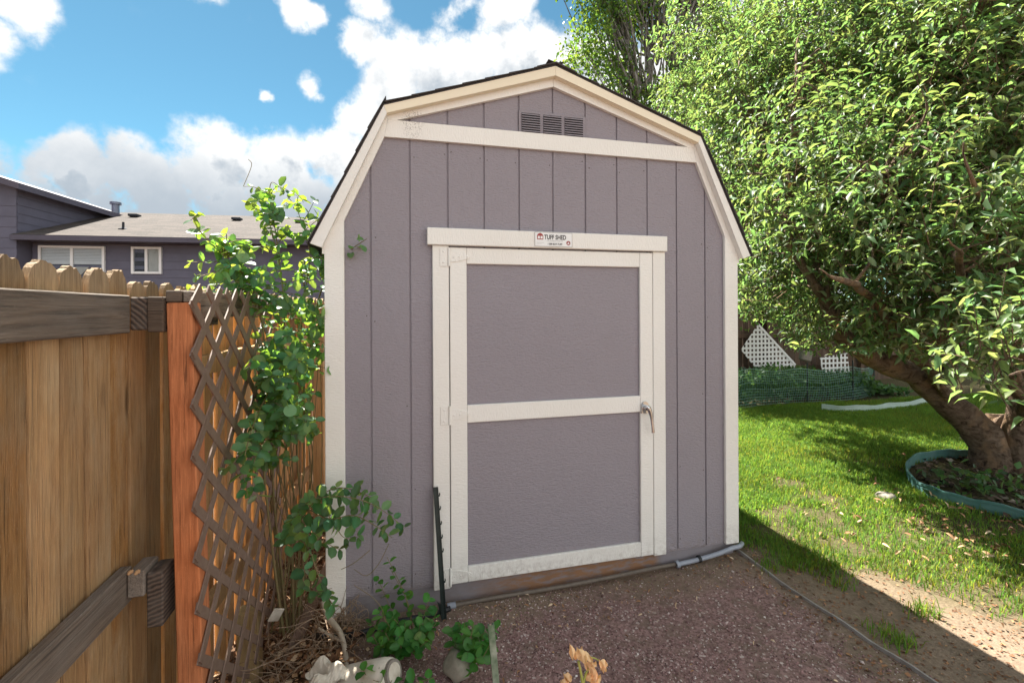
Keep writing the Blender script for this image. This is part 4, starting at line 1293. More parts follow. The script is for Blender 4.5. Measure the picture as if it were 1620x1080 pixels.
far_tree('cottonwood_tree', 'tall airy cottonwood with bare grey stems behind the shed roof', 1040, 13.0, -120,
         [(930, 70, 12.6, .75), (960, 10, 12.8, .8), (920, -60, 13, .9), (985, 110, 13, .65), (1010, 20, 13.4, .8), (1080, 140, 13.2, .8), (1040, -60, 13.4, 1.0), (1130, 90, 13.5, .9), (950, 130, 12.6, .5), (1020, 170, 13, .55), (1100, -10, 13.8, 1.0), (1140, -120, 13.8, 1.2), (905, 110, 12.6, .22), (990, -160, 13.4, 1.2)],
         0.105, COTTONLEAF, GREYBARK, 24000, 7, 26, .05)
far_tree('leafy_tree', 'dense leafy tree beyond the back fence behind the apple crown', 1270, 16.0, 150,
         [(1180, 120, 15, 1.5), (1250, 250, 15, 1.6), (1180, 330, 15, 1.4), (1330, 120, 16, 1.8), (1300, 380, 15, 1.5), (1400, 300, 16, 1.8), (1220, 430, 14.5, 1.0), (1420, 120, 16, 1.8), (1190, 40, 15.5, 1.4)],
         0.15, DARKLEAF, GREYBARK, 15000, 3, 60, .2)
far_tree('leafy_tree', 'broad shade tree beyond the fence at the right picture edge', 1560, 17.0, 150,
         [(1500, 150, 16, 2.0), (1560, 330, 16, 1.9), (1640, 150, 17, 2.2), (1650, 380, 16, 1.8), (1480, 390, 15, 1.5), (1560, 20, 17, 2.0)],
         0.16, DARKLEAF, GREYBARK, 13000, 3, 60, .2)

far_tree('young_tree', 'young tree with fine leaves just behind the shed', 1100, 9.0, 150,
         [(1160, 300, 8.4, .75), (1210, 220, 8.4, .85), (1180, 380, 8.2, .65), (1250, 320, 8.3, .8), (1120, 220, 8.6, .65), (1300, 240, 8.0, .85), (1080, 330, 9.0, .9), (1110, 300, 9.0, .8), (1040, 360, 8.8, .7), (1130, 400, 8.8, .6), (1170, 460, 8.0, .45), (1240, 420, 8.2, .6), (1330, 360, 8.0, .7), (1240, 130, 8.4, .8)],  # clumps hidden behind the shed are added to shade the back lawn
         0.085, COTTONLEAF, APPLEBARK, 15000, 2, 60, .07)

# ------------------------------------------------------------------ tree bed with green edging
def edging(name, label, pts, h, th, m, z0=0.0, pieces=None):
    P = smooth_path([(*p[:2], 0) for p in pts], 8)
    e = empty(name, (float(P[0][0]), float(P[0][1]), 0)); tag(e, label, 'edging')
    cuts = pieces or [(0, len(P))]
    for k, (a, b) in enumerate(cuts):
        Q = P[a:b]; mb = MB(); off = k * 0.012
        hh = h * (1.0 - 0.12 * k)
        for i, p in enumerate(Q):
            d = Q[min(i + 1, len(Q) - 1)] - Q[max(i - 1, 0)]; d /= np.linalg.norm(d) + 1e-9; n_ = np.array((-d[1], d[0], 0))
            o1 = p + n_ * (off); o2 = p + n_ * (off + th); zg = float(gz(p[0], p[1]))
            z1 = zg - 0.03; z2 = zg + hh + 0.008 * math.sin(i * .7); zr = z2 - 0.022
            prof = [(o1, z1), (o1, zr), (o1 - n_ * .006, zr + .004), (o1 - n_ * .006, z2), (o2 + n_ * .006, z2), (o2 + n_ * .006, zr + .004), (o2, zr), (o2, z1)]
            mb.v += [(q[0], q[1], z) for q, z in prof]
        n = len(Q)
        for i in range(n - 1):
            for j in range(8):
                a_, b_ = i * 8 + j, i * 8 + (j + 1) % 8; mb.f.append((a_, b_, b_ + 8, a_ + 8))
        mb.f += [tuple(range(7, -1, -1)), tuple((n - 1) * 8 + j for j in range(8))]
        child(mb.build('edging_strip', m), e)
    return e
EP = [onZ(a, b) for a, b in ((1560, 725), (1510, 722), (1465, 726), (1440, 735), (1434, 750), (1445, 770), (1480, 788), (1540, 803), (1620, 822), (1720, 850))]
edging('green_edging', 'dented green plastic edging strip around the apple tree bed', EP, 0.10, 0.006, EDGEGREEN, pieces=[(0, 52), (49, 73)])
WP = [onZ(a, b) for a, b in ((1300, 648), (1340, 650), (1385, 648), (1430, 644), (1472, 637), (1490, 628))]
edging('pale_edging', 'pale green edging strip at the corner of the back bed', WP, 0.10, 0.006, EDGEPALE)

def in_poly(x, y, poly):
    c = np.zeros(len(x), bool); j = len(poly) - 1
    for i in range(len(poly)):
        xi, yi = poly[i][:2]; xj, yj = poly[j][:2]
        c ^= ((yi > y) != (yj > y)) & (x < (xj - xi) * (y - yi) / (yj - yi + 1e-12) + xi); j = i
    return c
BED = [(p[0], p[1]) for p in EP] + [(9.5, 0.8), (8.6, 1.9), (7.2, 1.75)]


def litter_geo(x, y, size, lift=0.004, flat=0.5):
    """small curled flakes lying on the ground"""
    N = len(x); pos = np.stack((x, y, gz(x, y) + lift + rng.random(N) * lift * 2), 1)
    return pos, rand_unit(N) * np.array((1, 1, .35)), np.array((0, 0, 1.0)) + rand_unit(N) * flat, size


# mulch in the tree bed
N = 5200
x = rng.uniform(4.5, 9.0, N); y = rng.uniform(-0.6, 2.2, N); k = in_poly(x, y, BED); x, y = x[k], y[k]
p, d, n, s = litter_geo(x, y, rng.uniform(.03, .075, len(x)), .012, .6)
leaves_obj('bed_mulch', 'small', p, d, n, s, np.stack((rng.random(len(x)) ** 1.4,) * 3, 1), MULCH)
tag(bpy.data.objects['bed_mulch'], 'dark bark mulch and dead leaves in the apple tree bed', 'mulch', kind='stuff')
# fallen leaves on the lawn by the bed
N = 700
x = rng.normal(4.9, .9, N); y = rng.normal(-.1, .5, N); k = (~in_poly(x, y, BED)) & (x > 3.2); x, y = x[k], y[k]
p, d, n, s = litter_geo(x, y, rng.uniform(.03, .065, len(x)), .014, .7)
leaves_obj('fallen_leaves', 'apple', p, d, n, s, np.stack((.05 + .75 * rng.random(len(x)) ** 1.3,) * 3, 1), LITTER)
tag(bpy.data.objects['fallen_leaves'], 'dry fallen leaves scattered on the lawn by the tree bed', 'leaves', kind='stuff')
# small weeds at the tree foot
N = 170
cx = rng.normal(0, .22, N); cyy = rng.normal(0, .14, N); c0 = onZ(1575, 770)
pos = np.stack((c0[0] + cx - .2, c0[1] + cyy, gz(c0[0] + cx, c0[1] + cyy) + rng.random(N) * .16), 1)
leaves_obj('bed_weeds', 'small', pos, rand_unit(N) + np.array((0, 0, .6)), rand_unit(N) + np.array((0, -.3, 1)), rng.uniform(.04, .085, N), np.stack((rng.random(N), rng.random(N), rng.random(N) * .9), 1), BEDLEAF)
tag(bpy.data.objects['bed_weeds'], 'low green weeds sprouting at the foot of the apple trunk', 'weeds', kind='stuff')
# plants behind the netting
N = 11000
x = rng.uniform(4.2, 9.6, N); y = 4.0 + rng.random(N) * 1.35
h = (0.30 + 0.26 * vnoise(x, y, 2.2, 21)) * np.clip((9.9 - x) / 1.6, .25, 1)
z = h * rng.random(N) ** .7
leaves_obj('bed_plants', 'small', np.stack((x, y, z), 1), rand_unit(N) + np.array((0, -.2, .5)), rand_unit(N) + np.array((0, -.5, 1)), rng.uniform(.05, .11, N), np.stack((rng.random(N), rng.random(N) * .6, rng.random(N) * .97), 1), BEDLEAF)
tag(bpy.data.objects['bed_plants'], 'low leafy plants growing behind the green netting', 'plants', kind='stuff')

# ------------------------------------------------------------------ grass
def grass_density(x, y):
    w = (vnoise(x, y, 1.4, 31) - .5) * 1.1 + (vnoise(x, y, 4.5, 32) - .5) * .7
    d = sstep(x + .75 * y + w, 2.40, 3.0) * sstep(x, 2.50, 2.62)
    bare = 1 - .85 * sstep(vnoise(x, y, 2.1, 33) + .35 * vnoise(x, y, 7, 34), .80, .98) * (1 - sstep(y, .9, 2.0))
    d = d * bare
    # worn soil round the bed's front
    c0 = onZ(1500, 835); r2 = ((x - c0[0]) / 1.0) ** 2 + ((y - c0[1]) / .42) ** 2
    d = d * (1 - .85 * np.exp(-r2 * 1.2))
    c1 = onZ(1560, 960); r2 = ((x - c1[0]) / 1.0) ** 2 + ((y - c1[1]) / .5) ** 2
    d = d * (1 - .7 * np.exp(-r2 * 1.2))
    return d
def blades(name, label, x, y, hmin, hmax, wmin, wmax):
    N = len(x); z = gz(x, y) - .004
    az = rng.uniform(0, 2 * math.pi, N); lean = rng.uniform(.15, .9, N); h = rng.uniform(hmin, hmax, N); w = rng.uniform(wmin, wmax, N)
    ld = np.stack((np.cos(az), np.sin(az), np.zeros(N)), 1); sd = np.stack((-np.sin(az), np.cos(az), np.zeros(N)), 1)
    b = np.stack((x, y, z), 1); U = np.array((0, 0, 1.0))
    m1 = b + U * (h * .6)[:, None] + ld * (h * lean * .35)[:, None]; tip = b + U * (h * (1 - .25 * lean))[:, None] + ld * (h * lean)[:, None]
    V = np.stack((b - sd * w[:, None], b + sd * w[:, None], m1 + sd * (w * .8)[:, None], m1 - sd * (w * .8)[:, None], tip), 1).reshape(-1, 3)
    L = (np.arange(N)[:, None] * 5 + np.array((0, 1, 2, 3, 3, 2, 4))[None]).ravel()
    dry = .04 + .22 * sstep(vnoise(x, y, 1.9, 61), .5, .8); tn = np.stack((rng.random(N) * .8 + .3 * vnoise(x, y, 3.1, 62), np.where(rng.random(N) < dry, 1.7, rng.random(N)), np.zeros(N)), 1)
    o = raw_mesh(name, V, L, np.tile(np.array((4, 3)), N), GRASS, smooth=True, tint=np.repeat(tn, 5, axis=0))
    return tag(o, label, 'grass', kind='stuff')
N = 560000
dist = rng.random(N) ** 1.6
x = 2.5 + rng.random(N) * 9.0; y = -1.6 + rng.random(N) * 5.6
dep = (x - CAM[0]) * Fv[0] + (y - CAM[1]) * Fv[1]
k = rng.random(N) < grass_density(x, y) * np.clip(5.5 / dep, .35, 1.0)
k &= ~in_poly(x, y, BED) & (y < 3.95 - .02 * (x - 5))
lat_ = (x - CAM[0]) * Rv[0] + (y - CAM[1]) * Rv[1]; k &= lat_ / dep < 1.3
x, y = x[k], y[k]
dep = (x - CAM[0]) * Fv[0] + (y - CAM[1]) * Fv[1]
blades('lawn_grass', 'green lawn grass between the shed and the back bed', x, y, .028, .068, .0018, .0036)
# a few loose tufts in the worn soil
tx, ty = [], []
for px, py, n in ((1462, 966, 130), (1425, 1016, 90), (1390, 1000, 50), (1250, 900, 110), (1215, 905, 60), (1560, 905, 70), (1330, 925, 50)):
    c0 = onZ(px, py); tx.append(rng.normal(c0[0], .04, n)); ty.append(rng.normal(c0[1], .035, n))
blades('grass_tufts', 'small grass tufts sprouting from bare soil by the ground strip', np.concatenate(tx), np.concatenate(ty), .03, .085, .0016, .003)

# ------------------------------------------------------------------ gravel, litter
def chips(name, label, x, y, size, tintv, m, zoff=0.0):
    N = len(x); z = gz(x, y) + zoff
    oc = np.array([(1, 0, 0), (-1, 0, 0), (0, 1, 0), (0, -1, 0), (0, 0, .55), (0, 0, -.55)], float)
    of = np.array([(0, 2, 4), (2, 1, 4), (1, 3, 4), (3, 0, 4), (2, 0, 5), (1, 2, 5), (3, 1, 5), (0, 3, 5)])
    j = rng.uniform(.55, 1.15, (N, 6, 1)); V = oc[None] * j
    az = rng.uniform(0, 6.3, N); c, s = np.cos(az)[:, None], np.sin(az)[:, None]
    vx = V[:, :, 0] * c - V[:, :, 1] * s * .7; vy = V[:, :, 0] * s + V[:, :, 1] * c * .7
    tl = rng.uniform(-.5, .5, (N, 1)); vz = V[:, :, 2] + vx * tl
    W = np.stack((vx, vy, vz), 2) * size[:, None, None] + np.stack((x, y, z), 1)[:, None, :]
    L = (np.arange(N)[:, None] * 6 + of.ravel()[None]).ravel()
    o = raw_mesh(name, W.reshape(-1, 3), L, 3, m, tint=np.repeat(np.stack((tintv,) * 3, 1), 6, axis=0))
    return tag(o, label, 'gravel', kind='stuff')
N = 60000
x = rng.uniform(-.05, 2.6, N); y = rng.uniform(-1.75, .0, N)
dn = sstep(x, 0.0, .35) * (1 - .55 * sstep(x + (vnoise(x, y, 1.7, 41) - .5), 1.75, 2.35)) * (1 - .65 * sstep(y + .5 * (vnoise(x, y, 2, 42) - .5), -.5, -.05)) * (.35 + .65 * sstep(vnoise(x, y, 2.6, 43), .3, .6))
k = rng.random(N) < dn * .75; x, y = x[k], y[k]
chips('gravel_chips', 'reddish crushed gravel in front of the shed door', x, y, rng.uniform(.003, .0085, len(x)), rng.random(len(x)) ** 1.1, CHIP)
N = 900
x = rng.uniform(.1, 2.5, N); y = rng.uniform(-1.75, -.02, N)
chips('gravel_stones', 'larger loose stones scattered over the reddish gravel', x, y, rng.uniform(.008, .016, N) * (rng.random(N) ** .5), rng.random(N) ** .8, CHIP, .002)
N = 420
x = rng.uniform(.1, 2.6, N); y = np.where(rng.random(N) < .5, rng.uniform(-.35, -.03, N), rng.uniform(-1.7, -.03, N))
p, d, n, s = litter_geo(x, y, rng.uniform(.008, .028, N), .005, .7)
o = leaves_obj('gravel_litter', 'apple', p, d, n, s, np.stack((.1 + .8 * rng.random(N),) * 3, 1), LITTER)
tag(o, 'dry leaf scraps lying on the gravel by the door', 'litter', kind='stuff')
N = 7000
x = rng.uniform(2.3, 4.4, N); y = rng.uniform(-1.75, .2, N); k = rng.random(N) < .55 * (1 - sstep(x + .7 * y, 2.4, 3.4)) + .04; x, y = x[k], y[k]
p, d, n, s = litter_geo(x, y, rng.uniform(.008, .026, len(x)), .003, .35)
o = leaves_obj('soil_litter', 'small', p, d, n, s, np.stack((.05 + .6 * rng.random(len(x)) ** 1.5,) * 3, 1), LITTER)
tag(o, 'bits of straw and dry litter on the bare soil', 'litter', kind='stuff')
# leaf litter between fence and shed
N = 9000
x = rng.uniform(-.62, .42, N); y = rng.uniform(-1.0, 2.6, N)
k = rng.random(N) < (1 - sstep(x + .4 * (vnoise(x, y, 3, 51) - .5), .02, .30)) * np.where((y > -.02) & (x > 0), 0, 1); x, y = x[k], y[k]
p, d, n, s = litter_geo(x, y, rng.uniform(.016, .05, len(x)), .014, .9)
o = leaves_obj('leaf_litter', 'small', p, d, n, s, np.stack((rng.random(len(x)),) * 3, 1), LITTER)
tag(o, 'brown curled leaf litter between the fence and the shed', 'litter', kind='stuff')
# tangle of dry twigs
tg = MB()
for i in range(260):
    px = rng.uniform(425, 560); py = rng.uniform(900, 1078)
    s0 = onZ(px, py, -.15); s0 = np.array((s0[0], s0[1], float(gz(s0[0], s0[1])) + rng.uniform(0, .05)))
    if s0[0] > .12 and s0[1] > -.05: continue
    dr = rand_unit(1)[0] * np.array((1, 1, .9)); dr[2] = abs(dr[2]) * .7; L = rng.uniform(.12, .42)
    P = [s0, s0 + dr * L * .35 + rand_unit(1)[0] * .03, s0 + dr * L * .7 + rand_unit(1)[0] * .05 + np.array((0, 0, -.02)), s0 + dr * L + rand_unit(1)[0] * .06 + np.array((0, 0, -.06))]
    P = [np.array((min(q[0], .18), q[1] if q[0] < 0 else min(q[1], -.03), q[2])) for q in P]
    r0 = rng.uniform(.0012, .0034); tg.tube(smooth_path(P, 3), list(np.linspace(r0, r0 * .5, 10)), 4, False)
tag(tg.build('dry_twigs', TWIG, smooth=True), 'tangle of thin dry twigs at the foot of the lattice', 'twigs', kind='stuff')
br = MB()
br.tube(smooth_path([at(512, 950, 2.45), at(520, 975, 2.4), at(538, 1000, 2.3), at(546, 1030, 2.2), at(549, 1065, 2.12)], 4), [.016, .017, .016, .015, .0145, .014, .014, .0135, .013, .013, .0125, .012, .012, .0115, .011, .011, .01], 8)
br.tube(smooth_path([at(504, 993, 2.35), at(522, 1004, 2.32), at(541, 1013, 2.26)], 4), list(np.linspace(.006, .009, 9)), 6)
o = br.build('bleached_branch', PALETWIG, smooth=True); tag(o, 'thick sun-bleached dead branch beside the shed corner', 'branch')

# ------------------------------------------------------------------ honeysuckle vine
class Plant:
    def __init__(s): s.p = []; s.d = []; s.n = []; s.s = []; s.k = []; s.st = MB()
    def leaf(s, p, d, n, size, k='oval'): s.p.append(p); s.d.append(d); s.n.append(n); s.s.append(size); s.k.append(k)
    def stem(s, pts, r0, r1, node=.055, size=(.04, .065), leaf_from=0.0, droop=.0, disc=.0, sides=5, skip=0.1):
        P = smooth_path(pts, 6); n = len(P)
        s.st.tube(P, list(np.linspace(r0, r1, n)), sides, False)
        seg = np.linalg.norm(np.diff(P, axis=0), axis=1); cum = np.concatenate(([0], np.cumsum(seg))); tot = cum[-1]
        q = leaf_from * tot + .02; k = 0
        while q < tot:
            i = min(int(np.searchsorted(cum, q)) - 1, n - 2); i = max(i, 0); t = (q - cum[i]) / (seg[i] + 1e-9)
            pos = P[i] * (1 - t) + P[i + 1] * t; tan = P[i + 1] - P[i]; tan = tan / (np.linalg.norm(tan) + 1e-9)
            a = np.cross(tan, np.array((0, 0, 1.0)) if abs(tan[2]) < .9 else np.array((1.0, .3, 0))); a /= np.linalg.norm(a); b = np.cross(tan, a)
            ph = (k % 2) * 1.57 + rng.uniform(-.5, .5)
            for sg in (1, -1):
                if rng.random() < skip: continue
                out = sg * (a * math.cos(ph) + b * math.sin(ph))
                dd = out + tan * .35 + np.array((0, 0, -droop)) + rng.normal(0, .18, 3)
                nn = np.array((0, -.35, 1.0)) + tan * .3 + rng.normal(0, .45, 3)
                s.leaf(pos + out * r0, dd, nn, rng.uniform(*size) * (1 - .25 * (q / tot)))
            if disc and rng.random() < disc and q > tot * .45:
                s.leaf(pos, out, tan + np.array((0, -.5, .3)) + rng.normal(0, .2, 3), rng.uniform(.055, .078), 'disc')
            q += node * rng.uniform(.75, 1.3); k += 1
        if disc and rng.random() < disc * 2.5:
            s.leaf(P[-1], a, tan + np.array((.1, -.8, .25)) + rng.normal(0, .2, 3), rng.uniform(.05, .078), 'disc')
        return P
    def finish(s, e, lm, nparts=300, stem_name='stem'):
        child(s.st.build(stem_name, VINESTEM, smooth=True), e)
        p, d, n, z = np.array(s.p), np.array(s.d), np.array(s.n), np.array(s.s); k = np.array(s.k)
        bigi, resti = nearest_split(p, z, nparts)
        for kd, m in (('oval', lm), ('disc', DISCLEAF)):
            i = bigi[k[bigi] == kd]
            if len(i): leaf_parts(kd, m, p[i], d[i], n[i], z[i], e)
            i = resti[k[resti] == kd]
            if len(i):
                t_ = np.stack((rng.random(len(i)), rng.random(len(i)), rng.random(len(i)) * .985), 1)
                child(leaves_obj('foliage', kd, p[i], d[i], n[i], z[i], t_, m), e)


vb = at(455, 1000, 2.55); vb[2] = float(gz(vb[0], vb[1]))
vine = empty('honeysuckle_vine', tuple(vb)); tag(vine, 'honeysuckle vine climbing over the lattice by the shed corner', 'vine')
V_ = Plant()
A = at
main = []
# woody stems up from the root
for k, pts in enumerate((
    [A(455, 1000, 2.6), A(445, 900, 2.62), A(432, 760, 2.6), A(440, 620, 2.6), A(450, 500, 2.6), A(440, 400, 2.6), A(430, 330, 2.6), A(420, 300, 2.6)],
    [A(465, 1010, 2.6), A(462, 880, 2.7), A(450, 740, 2.75), A(470, 600, 2.75), A(480, 480, 2.75), A(490, 400, 2.7), A(470, 330, 2.7)],
    [A(450, 1010, 2.55), A(430, 860, 2.5), A(415, 700, 2.5), A(420, 560, 2.5), A(400, 450, 2.45), A(360, 410, 2.4), A(320, 370, 2.35), A(305, 345, 2.3)],
    [A(470, 1010, 2.6), A(480, 850, 2.75), A(470, 700, 2.8), A(490, 560, 2.8), A(505, 470, 2.75), A(530, 420, 2.6), A(555, 395, 2.45), A(580, 378, 2.35)])):
    main.append(V_.stem(pts, .0075, .0018, .055, (.05, .078), .42, .15, .06))
# thin bare stems
for k in range(26):
    x0 = rng.uniform(420, 490); pts = [A(x0 + rng.uniform(-15, 15), 1000, 2.65), A(x0 + rng.uniform(-25, 20), 860, 2.7), A(x0 + rng.uniform(-25, 25), 720, 2.7), A(x0 + rng.uniform(-25, 30), 560, 2.7)]
    V_.st.tube(smooth_path(pts, 5), list(np.linspace(.0035, .0018, 16)), 4, False)
# leafy side shoots: where each tip reaches (photo pixel, distance)
TIPS = []
for _ in range(78):   # main column
    y_ = rng.uniform(400, 700); TIPS.append((rng.uniform(425, 525) if y_ < 620 else rng.uniform(425, 510), y_, rng.uniform(2.3, 2.85)))
for _ in range(30): TIPS.append((rng.uniform(300, 420), rng.uniform(370, 500), rng.uniform(2.25, 2.6)))
for _ in range(20): TIPS.append((rng.uniform(390, 500), rng.uniform(310, 400), rng.uniform(2.4, 2.75)))
for _ in range(20): TIPS.append((rng.uniform(410, 500), rng.uniform(560, 760), rng.uniform(2.1, 2.4)))
TIPS += [(385, 295, 2.5), (447, 300, 2.6), (405, 320, 2.5), (430, 325, 2.5), (470, 310, 2.6), (505, 345, 2.55), (300, 350, 2.35), (295, 415, 2.3), (330, 400, 2.35), (310, 440, 2.35), (345, 370, 2.4)]
allm = np.concatenate([np.array(P) for P in main])
for (px, py, d) in TIPS:
    tip = A(px, py, d)
    cand = allm[(allm[:, 2] < tip[2] + .02)]
    k = np.argmin(np.sum((cand - tip) ** 2, axis=1) + rng.random(len(cand)) * .03); s0 = cand[k]
    if np.linalg.norm(s0 - tip) < .05: s0 = s0 - np.array((0, 0, .1))
    mid = (s0 + tip) / 2 + np.array((0, 0, .03)) + rand_unit(1)[0] * .035
    V_.stem([s0, mid, tip], .0028, .0012, .045, (.044, .076), .10, .1, .05, 4)
# sprays hanging in front of the lattice and along the shed
for pts in (
    [A(425, 620, 2.4), A(410, 650, 2.2), A(395, 690, 2.05), A(385, 740, 1.98), A(392, 785, 1.97)],
    [A(430, 640, 2.4), A(405, 690, 2.15), A(375, 725, 2.0), A(355, 742, 1.95)],
    [A(425, 690, 2.3), A(405, 720, 2.1), A(400, 760, 2.0), A(410, 790, 1.98)],
    [A(440, 560, 2.4), A(415, 570, 2.2), A(386, 584, 2.05)],
    [A(450, 930, 2.45), A(455, 850, 2.35), A(480, 800, 2.25), A(520, 785, 2.2), A(570, 790, 2.2), A(610, 810, 2.25), A(640, 835, 2.3)],
    [A(470, 830, 2.3), A(500, 790, 2.25), A(530, 772, 2.25), A(560, 775, 2.25), A(595, 790, 2.3)],
    [A(455, 850, 2.35), A(470, 850, 2.25), A(490, 870, 2.15), A(500, 900, 2.1), A(515, 935, 2.08), A(528, 960, 2.06)],
    [A(470, 820, 2.3), A(490, 835, 2.2), A(510, 855, 2.15), A(540, 870, 2.15)],
    [A(490, 870, 2.2), A(480, 920, 2.15), A(500, 935, 2.1), A(525, 930, 2.08)],
    [A(480, 800, 2.3), A(520, 820, 2.2), A(560, 815, 2.2), A(600, 835, 2.2), A(620, 850, 2.22)],
    [A(510, 800, 2.25), A(530, 830, 2.18), A(545, 850, 2.16), A(570, 848, 2.18)]):
    V_.stem(pts, .003, .0014, .034, (.05, .078), .22, .15, .06, 4, .05)
for pts in ([A(385, 295, 2.5), A(398, 262, 2.5), A(393, 252, 2.5)], [A(500, 400, 2.6), A(520, 350, 2.5), A(540, 335, 2.45)], [A(500, 420, 2.6), A(525, 370, 2.5), A(545, 345, 2.42)],
            [A(560, 900, 2.25), A(580, 910, 2.2), A(600, 890, 2.2), A(615, 860, 2.2)], [A(560, 925, 2.2), A(590, 945, 2.2), A(605, 965, 2.2), A(612, 995, 2.18)], [A(540, 900, 2.2), A(560, 890, 2.2), A(585, 870, 2.22)]):
    V_.st.tube(smooth_path(pts, 4), .0016, 4, False)
V_.finish(vine, VINELEAF, 300)

def shoot(name, label, root, stems, lm=SHOOTLEAF, size=(.045, .07), node=.030):
    r_ = onZ(*root); r_[2] = float(gz(r_[0], r_[1])); e = empty(name, tuple(r_)); tag(e, label, 'shrub')
    S = Plant()
    for tip in stems:
        t_ = A(*tip); mid = r_ * .5 + t_ * .5 + rand_unit(1)[0] * .03; S.stem([r_, mid, t_], .0024, .0012, node, size, .35, .0, 0, 4, .05)
    S.finish(e, lm, 300)
shoot('honeysuckle_shoot', 'leafy green shoots growing by the foot of the dark stake', (640, 1030), [(585, 985, 2.2), (610, 1000, 2.12), (640, 985, 2.15), (680, 945, 2.25), (692, 965, 2.2), (600, 1020, 2.1), (655, 1010, 2.1), (690, 985, 2.15), (680, 1010, 2.1), (620, 975, 2.15), (600, 965, 2.2), (665, 985, 2.12), (590, 1005, 2.12), (632, 1005, 2.08)])
shoot('honeysuckle_shoot', 'leafy green shoots beside the pale green metal stake', (735, 1060), [(735, 985, 2.1), (745, 1000, 2.08), (790, 990, 2.1), (765, 1015, 2.05), (715, 995, 2.1), (755, 1040, 2.0), (770, 995, 2.1), (780, 1010, 2.05), (750, 985, 2.08), (740, 1030, 2.02), (725, 985, 2.1)])
shoot('honeysuckle_shoot', 'small leafy sprig in front of the white plastic container', (610, 1100), [(575, 1060, 1.95), (600, 1055, 1.95), (620, 1075, 1.93), (690, 1070, 1.95), (590, 1075, 1.92)], node=.04)
shoot('honeysuckle_sprig', 'thin twig with a few leaves against the grey siding', (655, 1010), [(612, 880, 2.28), (598, 915, 2.28), (618, 900, 2.28)], node=.05, size=(.035, .05))

# ------------------------------------------------------------------ small things by the shed
# dark green stake leaning on the door frame
b0 = onZ(703, 978); b0[2] = -.03; t0 = onY(689, 770, -0.035)
sx = MB(); ax = t0 - b0; L = np.linalg.norm(ax)
u_ = ax / L; s1 = np.cross(u_, np.array((0, -1.0, 0))); s1 /= np.linalg.norm(s1); s2 = np.cross(s1, u_)
prof = [(-.013, 0), (-.013, .012), (-.010, .012), (-.010, .003), (.010, .003), (.010, .012), (.013, .012), (.013, 0)]
vs = [tuple(b0 + s1 * a + s2 * b) for a, b in prof] + [tuple(t0 + s1 * a + s2 * b) for a, b in prof]
sx.add(vs, [tuple(range(8)), tuple(range(15, 7, -1))] + [((i + 1) % 8, i, 8 + i, 8 + (i + 1) % 8) for i in range(8)])
stk = empty('metal_stake', tuple(b0)); tag(stk, 'dark green metal stake leaning against the door frame', 'stake')
child(sx.build('stake_post', GREENMETAL), stk)
for f in (.30, .52, .62, .72, .83, .93):
    c0 = b0 + ax * f + s1 * .014 + s2 * .01
    child(MB().tube([c0, c0 + s1 * .005 + u_ * .012, c0 + s1 * .004 + u_ * .02], [.004, .0035, .002], 5).build('stake_hook', GREENMETAL), stk)
c0 = b0 + ax * .10; child(MB().add([tuple(c0 + s1 * a + u_ * b - s2 * .002) for a, b in ((-.03, .05), (-.012, -.05), (.012, -.05), (-.012, .03))] + [tuple(c0 + s1 * a + u_ * b - s2 * .004) for a, b in ((-.03, .05), (-.012, -.05), (.012, -.05), (-.012, .03))], [(0, 1, 2, 3), (7, 6, 5, 4), (0, 4, 5, 1), (1, 5, 6, 2), (2, 6, 7, 3), (3, 7, 4, 0)]).build('anchor_fin', GREENMETAL), stk)
# pale green channel stake in front
t0 = at(777, 988, 1.80); b0 = np.array((t0[0] + .035, t0[1] - .02, -.06)); sx = MB(); ax = t0 - b0; u_ = ax / np.linalg.norm(ax)
s1 = np.cross(u_, np.array((0, -1.0, 0))); s1 /= np.linalg.norm(s1); s2 = np.cross(s1, u_)
prof = [(-.010, 0), (-.010, .010), (-.005, .010), (-.005, .0125), (-.0122, .0125), (-.0122, -.0025), (.0122, -.0025), (.0122, .0125), (.005, .0125), (.005, .010), (.010, .010), (.010, 0)]
vs = [tuple(b0 + s1 * a - s2 * b) for a, b in prof] + [tuple(t0 + s1 * a - s2 * b) for a, b in prof]
n = len(prof)
sx.add(vs, [tuple(range(n)), tuple(range(2 * n - 1, n - 1, -1))] + [((i + 1) % n, i, n + i, n + (i + 1) % n) for i in range(n)])
tag(sx.build('channel_stake', PALEGREEN), 'pale green metal channel stake standing in the gravel', 'stake')

# white plastic container lying on its side
wc = empty('plastic_container', tuple(onZ(570, 1075))); tag(wc, 'dirty white plastic container lying in the litter', 'container')
c0 = at(575, 1072, 2.02); c1 = at(632, 1062, 1.96)
ax = c1 - c0; ax /= np.linalg.norm(ax)
mb = MB(); P = [c0 - ax * .20, c0 - ax * .19, c0 - ax * .06, c0 + ax * .0, c0 + ax * .11, c0 + ax * .150, c0 + ax * .155]
mb.tube(P, [.03, .050, .060, .062, .062, .056, .046], 20)
mb.v = [(p[0], p[1], max(p[2], float(gz(p[0], p[1])) - .02)) for p in mb.v]
child(mb.build('body', POT, smooth=True), wc)
mb = MB(); mb.tube([c0 + ax * .150, c0 + ax * .168], [.050, .049], 20); child(mb.build('rim', WEATHERED), wc)
mb = MB(); mb.tube([c0 + ax * .166, c0 + ax * .1705], [.038, .037], 20); child(mb.build('end_cap', POT), wc)
mb = MB(); q = at(520, 1072, 2.02); nx_, ny2 = 12, 9
